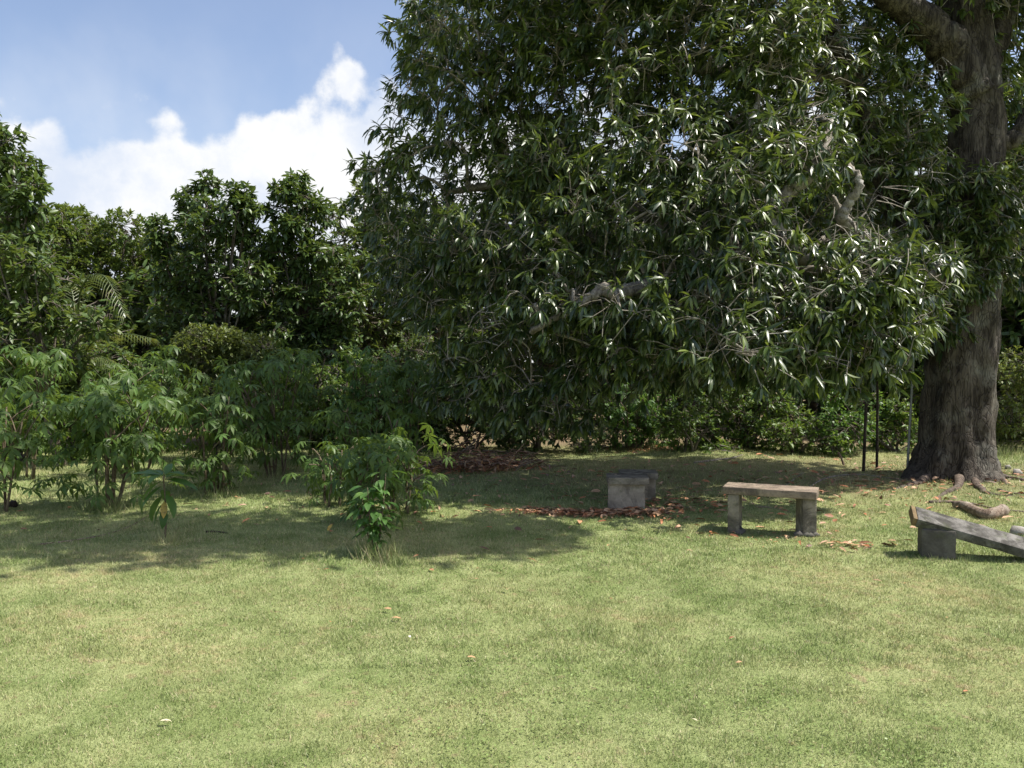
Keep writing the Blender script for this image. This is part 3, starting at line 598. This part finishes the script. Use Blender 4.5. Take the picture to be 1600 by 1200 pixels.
# dark wood closing the view behind
wood = [(60, 21, 470, 'dark tree behind the young palm at the far left'), (240, 22, 440, 'shaded tree behind the round olive bush'), (430, 21, 420, 'shaded tree filling the gap behind the slender tree'), (640, 21, 330, 'dark tree behind the left side of the mango'),
        (860, 22, 250, 'dark tree behind the middle of the mango crown'), (1080, 21, 280, 'dark tree straight behind the taller bench'), (1270, 22, 200, 'dark tree behind the leaning stake'), (1440, 19, 160, 'dark tree seen left of the mango trunk'), (1600, 18, 120, 'dark tree seen right of the mango trunk'), (1720, 17, 250, 'dark tree at the far right edge behind the trunk')]
for i, (px, Y, yt, lb) in enumerate(wood):
    tree('forest_tree', lb, g0(px, Y), 6, fill(px - 115, px + 115, (lambda x, px=px, yt=yt: yt + 90 * (abs(x - px) / 115) ** 2), 660, 62, Y, .95, 34, 1.0), BROAD, M_TREE if i % 2 else M_TREE2, 8, .27, .16, M_TRUNK2, group='trees of the wood behind the lawn', twig_r=.012)
# the mass of the wood farther back
n = 42000; x = RNG.uniform(-26, 30, n); y = RNG.uniform(25, 33, n); hh_ = 2.6 + 1.6 * vnoise(x * .45 + 9, y * 0 + 3) + np.where(x > -3, 5.0, 0) * np.clip((x + 3) / 3, 0, 1); z = hh_ * RNG.random(n) ** .8
D = norm(np.stack([RNG.normal(0, 1, n), RNG.normal(0, 1, n) - .4, RNG.normal(-.4, .5, n)], 1)); V, T_ = bake(SMALL, np.stack([x, y, z], 1), frames(D, None, .4), RNG.uniform(.35, .75, n))
link('distant_wood', mesh('distant_wood', V, T_, None, [M_TREE2]), kind='stuff')
# undergrowth bushes at the foot of the wood
under = [(30, 13.8, 600, 130, 'pale green bush at the left edge behind the cassava'), (170, 14.2, 575, 140, 'leafy bush under the palm fronds'), (450, 15, 590, 130, 'shaded bush behind the darkest cassava'), (560, 15.5, 610, 120, 'low bush behind the bright compound-leaved shrub'),
         (650, 14.0, 575, 90, 'dense dark shrub left of the brush pile'), (740, 14.8, 600, 100, 'dark shrub behind the brush pile'), (840, 15.2, 620, 90, 'dark shrub right of the brush pile'), (1075, 15.2, 640, 75, 'mid green shrub behind the taller bench'), (1000, 14.8, 610, 60, 'bright green bush lit by the sun behind the square bench'),
         (1170, 14.8, 625, 90, 'darker shrub behind the gap between the benches'), (1250, 15.0, 650, 70, 'low shrub left of the bright fern-like bush'), (1320, 14.4, 640, 40, 'bright upright bush just left of the two dark posts'), (1400, 15.2, 640, 70, 'dim shrub behind the metal pole'), (1620, 14, 540, 60, 'pale sunlit bush at the right edge beside the trunk'), (1520, 17.5, 560, 90, 'dark shrub behind the trunk')]
for i, (px, Y, yt, hw, lb) in enumerate(under):
    yt -= random.choice((0, 20, 45)); Y += random.uniform(-.9, .7); hw *= random.uniform(.7, 1.1)
    mt = {6: M_TREE, 4: M_TREE, 5: M_TREE, 8: M_SAPL, 11: M_SAPL, 13: M_OLIVE}.get(i, M_BUSH)
    tree('bush', lb, g0(px, Y), 2, fill(px - hw, px + hw, (lambda x, px=px, yt=yt, hw=hw: yt + 55 * (abs(x - px) / hw) ** 2 + random.uniform(-15, 15)), 696, 30, Y, .32, 24, .5, .6), SMALL if i % 3 else BROAD, mt, 8, .105, .03, M_TRUNK2, cat='bush', droop=.3, stems=4, group='bushes along the edge of the wood')

# ------------------------------------------------------------------ young coconut palm
pb = g0(118, 13.2); palm = thing('coconut_palm', 'young palm whose feathery fronds poke out above the cassava at left', 'palm', pb)
b = MB(); P, R = smooth_path([pb, pb + [0, 0, .7], pb + [.05, 0, 1.3]], [.11, .09, .07], 8); V, T_, Q = tube(P, R, 10, .15); b.add(V, T_, Q); b.build('trunk', M_TRUNK2, palm, pb)
def frond(pts, ln, name='frond'):
    P, R = smooth_path(pts, [.022, .016, .011, .004][:len(pts)], 40); b = MB(); V, T_, Q = tube(P, R, 4); b.add(V, T_, Q)
    Tn = norm(np.gradient(P, axis=0))
    for i in range(5, 40):
        for s in (-1, 1):
            side = norm(np.cross(Tn[i], [0, 0, 1])) * s; f = math.sin(math.pi * (i - 2) / 41) ** .6
            l_ = ln * f * random.uniform(.85, 1.1); dvec = norm(side * .7 + Tn[i] * .75 + np.array([0, 0, -.15])); tip = P[i] + dvec * l_ + np.array([0, 0, -.38 * l_]); mid = P[i] + dvec * l_ * .5
            wv = Tn[i] * .010; V = [P[i] - wv * .5, P[i] + wv * .5, mid - wv, mid + wv, tip]; b.add(V, [(0, 1, 3), (0, 3, 2), (2, 3, 4)])
    return b.build(name, M_PALM, palm, pb)
crownp = pb + np.array([.05, 0, 1.3])
frond([crownp, at(140, 540, 12.6), at(185, 522, 12.2), at(236, 528, 11.9)], .32); frond([crownp, at(125, 460, 12.8), at(160, 430, 12.4), at(196, 492, 12.1)], .36)
frond([crownp, at(140, 560, 12.2), at(165, 560, 11.9), at(195, 585, 11.7)], .28); frond([crownp, at(95, 500, 13.4), at(60, 490, 13.6), at(20, 520, 13.8)], .36); frond([crownp, at(115, 470, 13.6), at(105, 440, 13.9), at(110, 450, 14.6)], .36)

# ------------------------------------------------------------------ cassava plants
def cassava(label, px, py, height, width, nst, nleaf, size, material=M_CASS, objs=True, name='cassava_plant', grp='cassava plants at the edge of the lawn', low=0.4):
    base = gnd(px, py); root = thing(name, label, 'plant', base, grp); tips = []; height *= .93
    for s in range(nst):
        a = random.random() * 6.283; rr = width * random.uniform(.1, .42); h = height * random.uniform(.62, .9)
        b0_ = base + np.array([math.cos(a) * .12, math.sin(a) * .1, -.02]); e = base + np.array([math.cos(a) * rr, math.sin(a) * rr, h])
        mid = (b0_ + e) / 2 + np.array([random.uniform(-.07, .07), random.uniform(-.07, .07), 0])
        P, R = smooth_path([b0_, mid, e], [.016, .013, .008], 9); b = MB(); V, T_, Q = tube(P, R, 5, .1, s); b.add(V, T_, Q)
        tips.append((P[-1], norm(P[-1] - P[-3]))); tips.append((P[5], norm(P[5] - P[3]))) 
        for k in range(random.choice((2, 3))):
            q = P[random.randint(3, 6)]; f = q + np.array([random.uniform(-1, 1) * width * .3, random.uniform(-1, 1) * width * .25, random.uniform(.15, .45) * height])
            f[2] = min(f[2], base[2] + height * .95); V, T_, Q = tube(smooth_path([q, (q + f) / 2 + [0, 0, .04], f], [.009, .008, .006], 5)[0], np.linspace(.009, .006, 5), 4); b.add(V, T_, Q); tips.append((f, norm(f - q)))
        b.build('stem', M_STEM, root, base)
    P = []; D = []; Z = []
    nleaf = int(nleaf * 1.15)
    for i in range(nleaf):
        c, ax = tips[i % len(tips)]; v = norm(RNG.normal(0, 1, 3) * [1, 1, .45] + ax * .5); pet = size * random.uniform(.9, 1.6)
        q = c + v * pet * 1.0 + np.array([0, 0, random.uniform(-.12, .05)]); 
        dd = np.array([v[0], v[1], -random.uniform(.05, .7)]); P.append(q); D.append(dd); Z.append(size * random.uniform(.75, 1.15))
    # a skirt of lower leaves keeps the plant full to near the ground
    for i in range(int(nleaf * low)):
        a = random.random() * 6.283; r_ = width * random.uniform(.2, .5); q = base + np.array([math.cos(a) * r_, math.sin(a) * r_ * .8, height * random.uniform(.12, .65)])
        P.append(q); D.append(np.array([math.cos(a), math.sin(a), -random.uniform(.1, .8)])); Z.append(size * random.uniform(.6, 1))
    P = np.array(P); D = norm(np.array(D)); Z = np.array(Z); P[:, 2] = np.maximum(P[:, 2], base[2] + .12); R = frames(D, None, .25)
    if objs: leaf_objects(CASS, P, R, Z, material, root, base)
    else:
        V, T_ = bake(CASS, P, R, Z); link('foliage', mesh('foliage', V - base, T_, None, [material]), root, kind='stuff')
    return root
cassava('light green cassava cut off by the left edge of the photo', -10, 800, 1.55, 1.3, 5, 90, .19)
cassava('large multi-stemmed cassava in front at left, sunlit left side, grass round its stems', 165, 792, 1.45, 1.6, 7, 170, .19)
cassava('cassava between the large left one and the dark middle ones, yellow-green leaves on top', 335, 772, 1.45, 1.1, 5, 100, .18)
cassava('bright cassava peering over the large left one, below the palm fronds', 215, 745, 1.95, 1.7, 6, 120, .19)
cassava('dark shaded cassava with a thick base in the middle of the left group', 430, 745, 1.85, 1.4, 7, 150, .19)
cassava('cassava behind the sapling, its flat leaves level with the bench tops', 575, 762, 1.15, 1.1, 4, 80, .18)
cassava('tall cassava behind and right of the olive bush, brighter at the tip', 470, 722, 2.1, 1.2, 4, 80, .2)
cassava('cassava at the left edge standing behind the cut-off one', 40, 748, 1.9, 1.2, 5, 90, .19)
cassava('deep shaded cassava just left of the brush pile', 640, 725, 1.7, 1.1, 5, 90, .19)
cassava('dark low cassava right behind the bright sapling', 575, 822, .85, .75, 5, 60, .16)
cassava('low shaded cassava just right of the bright sapling', 628, 800, .85, .8, 5, 60, .16)
cassava('low shaded cassava just left of the bright sapling', 520, 790, .8, .7, 4, 50, .15)
cassava('small dark low cassava in front of the middle group', 345, 770, .55, .5, 3, 26, .14)
cassava('sunlit yellow-green shrub with layered leaves behind the sapling', 580, 712, 1.95, 1.1, 5, 80, .19, material=M_SAPL, name='cassava_plant', objs=False)
cassava('pale sunlit cassava behind the square bench under the crown edge', 985, 702, 1.25, 1.1, 5, 70, .17, material=M_SAPL, objs=False, low=.5)

# ------------------------------------------------------------------ sapling and broad-leaved plant in the lawn
LEAF5 = [blade([(0.2, 0.15), (0.5, 0.20), (0.8, 0.12)], d_, 0.25, .03) for d_ in (.25, .45)]
sb = gnd(585, 868); sap = thing('sapling', 'small bright green sapling standing alone in the lawn, tall grass at its foot', 'sapling', sb)
P, D, Z = [], [], []
for s in range(5):
    a = s * 1.3 + .4; e = sb + np.array([math.cos(a) * .10, math.sin(a) * .09, [.68, .55, .48, .58, .36][s]]); Pp, Rr = smooth_path([sb + [math.cos(a) * .01, 0, -.01], (sb + e) / 2 + [math.cos(a) * .02, 0, 0], e], [.007, .005, .003], 9)
    b = MB(); V, T_, Q = tube(Pp, Rr, 5); b.add(V, T_, Q); b.build('stem', M_STEM, sap, sb)
    for i in range(3, 9):
        for k in range(2):
            th = i * 2.4 + k * 3.1 + s; v = np.array([math.cos(th), math.sin(th), .25])
            for off in (-.6, 0, .6):
                dd = np.array([math.cos(th + off), math.sin(th + off), .15 - .5 * random.random()]); P.append(Pp[i] + v * .045); D.append(dd); Z.append(random.uniform(.095, .15) * (1 if off == 0 else .8))
P, D, Z = map(np.array, (P, D, Z)); leaf_objects(LEAF5, P, frames(norm(D), None, .2), Z, M_SAPL, sap, sb)
hb = gnd(258, 842); her = thing('broad_leaved_plant', 'young plant with large drooping oval leaves, one yellowed, beside the curved stick', 'plant', hb)
b = MB(); Pp, Rr = smooth_path([hb, hb + [.01, 0, .25], hb + [-.01, 0, .575]], [.010, .008, .005], 9); V, T_, Q = tube(Pp, Rr, 6); b.add(V, T_, Q); b.build('stem', M_STEM, her, hb)
P, D, Z = [], [], []
for i, (h_, th, el_, ln) in enumerate([(.5, 3.0, .1, .22), (.5, 3.5, .35, .20), (.5, 2.6, .3, .2), (.49, .3, .15, .22), (.5, -.5, .35, .2), (.47, 0, -.1, .24), (.48, 1.2, .4, .18), (.5, 4.6, .3, .2), (.46, 3.4, -.5, .22), (.42, -2.4, -.6, .2), (.38, 1.9, -.2, .18), (.36, -.6, -.9, .2), (.34, 3.1, -1.0, .2), (.30, 5.0, -1.4, .18), (.28, 3.9, -1.5, .17), (.25, -1.3, -1.3, .15), (.5, 1.6, .9, .15), (.5, 4.0, 1.0, .13)]):
    P.append(hb + [math.cos(th) * .02, math.sin(th) * .02, h_ * 1.15]); D.append([math.cos(th), math.sin(th), el_]); Z.append(ln * 1.25 * (.7 if i == 13 else 1))
P, D, Z = map(np.array, (P, D, Z)); R = frames(norm(D), None, .12); leaf_objects(LEAF5, P[:-5], R[:-5], Z[:-5], M_SAPL, her, hb); leaf_objects(LEAF5, P[-2:], R[-2:], Z[-2:], M_SAPL, her, hb)
leaf_objects(LEAF5, P[-5:-4], R[-5:-4], Z[-5:-4], M_YELLOWLEAF, her, hb); leaf_objects(LEAF5, P[-4:-2], R[-4:-2], Z[-4:-2], M_SAPL, her, hb)
# taller grass round stems, posts and stones
GV = []; GT = []; gn = 0
for (px, py, r_, n, h_) in [(590, 872, .16, 420, .22), (258, 846, .15, 220, .12), (165, 794, .35, 500, .2), (1500, 874, .12, 90, .07), (1462, 876, .06, 30, .06), (345, 775, .2, 160, .15), (430, 748, .25, 200, .15), (1000, 801, .3, 120, .07), (1030, 700, .8, 400, .16), (1590, 715, .6, 500, .3), (1310, 705, .8, 300, .12), (620, 885, .2, 150, .12)]:
    c = gnd(px, py); x = c[0] + RNG.normal(0, r_ * .6, n); y = c[1] + RNG.normal(0, r_ * .5, n); add_blades(n, x, y, RNG.uniform(.35, 1.1, n) * h_, RNG.uniform(.004, .009, n), .6)
link('tall_grass', mesh('tall_grass', np.concatenate(GV), np.concatenate(GT), None, [M_GRASS], False), kind='stuff')

# ------------------------------------------------------------------ benches, block and slab
def slab(name, c, size, rot, m_, parent, origin, rough=.006, seg=10, rnd=.012, seed=0):
    """a worn cast piece: gridded box with rounded, chipped edges"""
    import bmesh
    bm = bmesh.new(); bmesh.ops.create_cube(bm, size=1)
    for v in bm.verts: v.co = Vector((v.co.x * size[0], v.co.y * size[1], v.co.z * size[2]))
    bmesh.ops.bevel(bm, geom=list(bm.edges), offset=rnd, segments=2, profile=.6, affect='EDGES')
    bmesh.ops.subdivide_edges(bm, edges=[e for e in bm.edges if e.calc_length() > max(size) * .25], cuts=seg, use_grid_fill=True)
    Rm = rot if isinstance(rot, Matrix) else Matrix.Rotation(rot, 3, 'Z')
    for v in bm.verts:
        q = v.co * 9 + Vector((seed * 3.1, 0, 0)); v.co += v.co.normalized() * rough * (mnoise.noise(q) + .7 * mnoise.noise(q * 2.7)); v.co = Rm @ v.co + Vector(c) - Vector(origin)
    me = bpy.data.meshes.new(name); bm.to_mesh(me); bm.free(); me.materials.append(m_)
    for p_ in me.polygons: p_.use_smooth = True
    try: me.set_sharp_from_angle(angle=math.radians(40))
    except Exception: pass
    return link(name, me, parent)
def rocks(mb, c, r_, n, s0, s1, seed=0):
    for i in range(n):
        p_ = np.asarray(c) + np.array([random.gauss(0, r_), random.gauss(0, r_ * .6), 0]); s_ = random.uniform(s0, s1)
        P_ = [p_ + [-s_ * .5, 0, s_ * .1], p_ + [0, 0, s_ * .25], p_ + [s_ * .5, 0, s_ * .1]]; V, T_, Q = tube(P_, [s_ * .25, s_ * .42, s_ * .2], 6, .5, i + seed); mb.add(V, T_, Q)
# bench 1: seat slab on two square posts
bl = gnd(1153, 834); brr = gnd(1266, 838); bc = (bl + brr) / 2; b1 = thing('bench', 'taller concrete bench, narrow slab on two thin square legs with sunlit top', 'bench', bc)
yaw = math.atan2(brr[1] - bl[1], brr[0] - bl[0]) ; H = .43
bc2 = bc + np.array([0.0, .13, 0])
s_ = slab('seat', bc2 + [0.01, 0.0, H - .035], (.84, .34, .07), yaw - .05, M_SEAT, b1, bc, .007, 12, .010)
for i, (q, tw, wd) in enumerate(((bl, -.02, .105), (brr, .30, .125))):
    l_ = slab('leg', np.array([q[0], q[1] + .11, (H - .07) / 2 - .01]), (wd, .24, H - .07 + .02), yaw + tw, M_CONC, b1, bc, .006, 6, .008, i)
# footing rubble
for c_ in (bl + [0, .02, 0], brr + [-.02, .02, 0]):
    for i in range(8):
        b = MB(); rocks(b, c_, .055, 1, .04, .09, i); b.build('footing_stone', M_DARKSTONE, b1, bc)
# bench 2: square bench of slabs seen end on
fl = gnd(979, 798); b2 = thing('bench', 'square low bench of stained concrete panels, standing in shade on fallen leaves', 'bench', fl)
yw = math.radians(-5); H2 = .36
slab('leg', fl + [0, .035, (H2 - .07) / 2 - .01], (.40, .06, H2 - .07 + .02), yw, M_CONC2, b2, fl, .005, 8, .006, 4)
slab('leg', fl + [.22, .60, (H2 - .07) / 2 - .01], (.40, .06, H2 - .07 + .02), yw, M_CONC2, b2, fl, .005, 8, .006, 5)
slab('seat', fl + [0.03, .15, H2 - .035], (.45, .37, .075), yw, M_CONC, b2, fl, .006, 8, .008, 6)
slab('seat', fl + [.20, .49, H2 - .030], (.43, .33, .07), yw, M_CONC, b2, fl, .006, 8, .008, 7)
# concrete block and the slab leaning on it
kb = gnd(1474, 873) + np.array([0, .11, 0]); block = slab('concrete_block', [0, 0, .115], (.25, .25, .235), math.radians(-20), M_DARKSTONE, None, (0, 0, 0), .008, 6, .022, 9); block.location = kb
tag(block, 'dark upright concrete block propping up the fallen slab at right', 'block')
A_ = Vector(kb) + Vector((-.15, .05, .312)); B_ = Vector(kb) + Vector((0.92, -.26, .02))
ax = (B_ - A_).normalized(); upv = Vector((0, -.32, 1)); yv = upv.cross(ax).normalized(); zv = ax.cross(yv).normalized(); Rm = Matrix((ax, yv, zv)).transposed(); mid = (A_ + B_) / 2; ln = (B_ - A_).length
fs = thing('fallen_slab', 'long weathered bench slab fallen at an angle, high end resting on the block', 'slab', mid)
slab('slab_body', mid, (ln, .24, .075), Rm, M_SLAB, fs, mid, .008, 14, .010, 11)
slab('broken_end', np.array(A_) - np.array(ax) * .016, (.035, .235, .07), Rm, M_OCHRE, fs, mid, .010, 3, .008, 12)

# ------------------------------------------------------------------ posts, pole, stake
def post(name, label, px, py, top, r_, m_, lean=(0, 0), cat='post', group=None):
    q = gnd(px, py); e = q + np.array([lean[0], lean[1], top]); P_, R_ = smooth_path([q - [0, 0, .05], (q + e) / 2, e], [r_, r_ * .95, r_ * .9], 12); b = MB(); V, T_, Q = tube(P_, R_, 9, .12 if m_ is not M_POLE else 0); b.add(V, T_, Q)
    o = b.build(name, m_, None, q, loc=q); return tag(o, label, cat, group)
post('wooden_post', 'thin dark wooden post, left one of the pair under the crown near the trunk', 1349, 736, 1.35, .024, M_POST, (.04, 0))
post('wooden_post', 'thin dark wooden post, right one of the pair under the crown near the trunk', 1370, 734, 1.4, .02, M_POST, (.02, .05))
post('metal_pole', 'slim grey metal pole standing just left of the mango trunk', 1417, 741, 1.75, .018, M_POLE, (.08, 0), 'pole')
post('stake', 'short pale broken stake leaning left on the shaded grass', 1320, 727, .2, .018, M_LOG, (-.10, 0), 'stake')

# ------------------------------------------------------------------ branches, log, brush pile on the ground
def stick(name, label, pts, r0, r1, m_, cat='branch', z=0.5, rough=.15, n=24, sides=7):
    rr = np.linspace(r0, r1, len(pts)); pp = [gnd(*q[:2]) + [0, 0, r_ * z + (q[2] if len(q) > 2 else 0)] for q, r_ in zip(pts, rr)]; P_, R_ = smooth_path(pp, rr, n); b = MB(); V, T_, Q = tube(P_, R_, sides, rough, len(pts)); b.add(V, T_, Q)
    o = b.build(name, m_, None, pp[0], loc=pp[0]); return tag(o, label, cat) if label else o
stick('fallen_branch', 'long thin curved stick lying on the grass below the large cassava', [(60, 852), (110, 846), (165, 836), (205, 822), (232, 806)], .010, .006, M_LOG)
lg = stick('log', 'short thick crooked log lying on sunny grass behind the fallen slab', [(1492, 793), (1510, 797), (1530, 808), (1545, 811), (1568, 805)], .045, .065, M_LOG, 'log', .8, .25, 18, 10)
stick('fallen_branch', 'grey branch lying along the shade edge left of the log', [(1452, 786), (1485, 786), (1520, 789), (1560, 797), (1610, 801)], .022, .010, M_ROOT)
stick('fallen_branch', 'thin twisted branch on the dark grass behind the taller bench', [(1255, 770), (1290, 748), (1340, 742), (1390, 748), (1425, 752)], .014, .008, M_TWIG)
stick('fallen_branch', 'small forked twig in the shade left of the metal pole', [(1225, 762), (1240, 750), (1256, 738)], .010, .005, M_TWIG)
stick('fallen_branch', 'dark branch on the ground behind the square bench', [(1085, 724), (1115, 720), (1145, 716), (1160, 711)], .02, .01, M_TWIG)
stick('fallen_branch', 'pale root-like stick beside the trunk at the right edge', [(1560, 766), (1585, 772), (1625, 770)], .018, .012, M_ROOT)
stick('fallen_branch', 'short brown piece of wood on the shaded lawn between plants at left', [(322, 832), (338, 832), (355, 834)], .012, .010, M_POST)
stick('fallen_branch', 'thin pale twig lying behind the legs of the taller bench', [(1180, 792), (1205, 794), (1235, 800)], .010, .006, M_LOG)
bpile = gnd(745, 735); pile = thing('brush_pile', 'heap of reddish dry palm leaves and cut sticks in the shade', 'brush pile', bpile)
for i in range(48):
    cx = bpile[0] + random.uniform(-.7, .9); ang = random.gauss(.35, .5) * random.choice((1, 1, -1)); l_ = random.uniform(.3, .9); q = np.array([cx, bpile[1] + random.uniform(-.3, .5), random.uniform(.03, .48) * (1 - abs(cx - bpile[0]) / 1.2)])
    dv = np.array([math.cos(ang), random.uniform(-.4, .4), math.sin(ang) * .6]) * l_ * .5; a, e = q - dv, q + dv; a[2] = max(a[2], .012); e[2] = max(e[2], .012)
    P_, R_ = smooth_path([a, (a + e) / 2 + [0, 0, random.uniform(0, .07)], e], [.011, .009, .004], 6); b = MB(); V, T_, Q = tube(P_, R_, 4); b.add(V, T_, Q); b.build('stick', M_DRY if i % 3 else M_LOG, pile, bpile)
for (pts, r_) in (([(668, 715, .0), (700, 712, .12), (745, 712, .32)], .014), ([(683, 724, .0), (712, 716, .15), (748, 716, .35)], .015), ([(700, 716, .1), (735, 716, .3), (755, 716, .5)], .01)):
    P_, R_ = smooth_path([gnd(*q[:2]) * [1, 0, 1] + [0, bpile[1], .02 + q[2]] for q in pts], [r_, r_ * .8, r_ * .5], 12); b = MB(); V, T_, Q = tube(P_, R_, 5); b.add(V, T_, Q); b.build('stick', M_LOG, pile, bpile)
n = 900; x = bpile[0] + RNG.normal(0, .5, n); y = bpile[1] + RNG.normal(.1, .25, n); z = .02 + np.abs(RNG.normal(0, .12, n)) * np.exp(-((x - bpile[0]) / .6) ** 2)
D = norm(np.stack([RNG.normal(0, 1, n), RNG.normal(0, .5, n), RNG.normal(0, .35, n)], 1)); V, T_ = bake(MANGO, np.stack([x, y, z], 1), frames(D, None, .6), RNG.uniform(.08, .2, n))
link('dry_leaves', mesh('dry_leaves', V - bpile, T_, None, [M_LITTER]), pile, kind='stuff')
# mounds of stones at the trunk foot
for i, (px, py, s_, lb) in enumerate([(1515, 748, .10, 'pale stone lying against the roots at the trunk foot'), (1590, 742, .12, 'flat grey stone at the right edge by the root'), (1592, 836, .14, 'mossy stone at the right edge behind the fallen slab'), (1575, 733, .08, 'small pale stone right of the big root'), (20, 792, .09, 'dark clod of earth under the left edge cassava')]):
    q = gnd(px, py); V, T_, Q = tube([q + [-s_ * .5, 0, .01], q + [-s_ * .2, .01, .025], q + [s_ * .2, 0, .03], q + [s_ * .55, 0, .01]], [s_ * .2, s_ * .45, s_ * .42, s_ * .15], 10, .4, i); b = MB(); b.add(V, T_, Q)
    tag(b.build('stone', M_STONE if i != 4 else M_POST, None, q, loc=q), lb, 'stone')
# leaf litter
P = []; Z = []
def litter(n, cx, cy, rx, ry, s0=.06, s1=.15):
    x = cx + RNG.normal(0, rx, n); y = cy + RNG.normal(0, ry, n); P.append(np.stack([x, y, gz(x, y) + RNG.uniform(.012, .035, n)], 1)); Z.append(RNG.uniform(s0, s1, n))
c = gnd(900, 804); litter(700, c[0], c[1], .34, .09, .05, .11); c = gnd(985, 803); litter(250, c[0], c[1], .3, .12); c = gnd(1060, 790); litter(110, c[0], c[1], .3, .2); c = gnd(1215, 842); litter(60, c[0], c[1], .5, .14, .02, .06)
litter(900, 3.0, 10.5, 3.0, 1.6); litter(500, 6.2, 11.0, 1.5, .9); c = gnd(1320, 855); litter(30, c[0], c[1], .25, .08); c = gnd(1030, 700); litter(260, c[0], c[1], .4, .3); litter(160, -0.5, 10, 2, 1.5); litter(28, 0.5, 5.6, 2.6, 1.0, .02, .04)
P = np.concatenate(P); Z = np.concatenate(Z); n = len(P); a = RNG.random(n) * 6.283; D = np.stack([np.cos(a), np.sin(a), RNG.uniform(-.15, .35, n)], 1)
V, T_ = bake(MANGO + BROAD, P, frames(D, None, .35), Z); link('leaf_litter', mesh('leaf_litter', V, T_, None, [M_LITTER]), kind='stuff')
for i, (px, py, ln, a, m_, lb) in enumerate([(641, 1003, .045, 1.9, M_PETAL, 'white petal lying on the lawn left of centre'), (250, 1136, .06, .4, M_PALELEAF, 'pale yellowish dry leaf on the lawn near the bottom left'), (612, 958, .07, 2.9, M_TANLEAF, 'tan curled leaf on the lawn, farther of two near the centre left'),
        (612, 972, .08, .2, M_TANLEAF, 'tan flat leaf on the lawn, nearer of two near the centre left'), (418, 1112, .05, .8, M_TANLEAF, 'small tan leaf near the bottom of the lawn left of centre'), (730, 1034, .06, .1, M_TANLEAF, 'thin tan leaf low on the lawn left of the middle'), (1150, 1043, .05, .3, M_TANLEAF, 'brown leaf on the open lawn below the taller bench'),
        (1480, 972, .05, 1.2, M_TANLEAF, 'brown leaf on the lawn below the fallen slab'), (1090, 1136, .045, 2.2, M_PALELEAF, 'pale scrap of leaf near the bottom right of the lawn'), (1326, 855, .10, .2, M_TANLEAF, 'orange-brown leaf right of the taller bench'), (512, 834, .11, 1.1, M_YELLOWLEAF, 'yellow-brown leaf standing up in the shaded grass left of the sapling'), (742, 910, .05, .7, M_TANLEAF, 'tiny tan leaf on the lawn just below the shade edge')]):
    q = gnd(px, py) + np.array([0, 0, .026]); tv, tt = LEAF5[i % 2]; me = mesh('fallen_leaf', tv, tt, None, [m_]); o = link('fallen_leaf', me)
    Rr_ = frames(norm(np.array([[math.cos(a), math.sin(a), .25 if i != 10 else 1.2]])), None, .25)[0]; m4 = np.eye(4); m4[:3, :3] = Rr_ * ln * .8; m4[:3, 3] = q; o.matrix_world = Matrix(m4.tolist()); tag(o, lb, 'leaf')
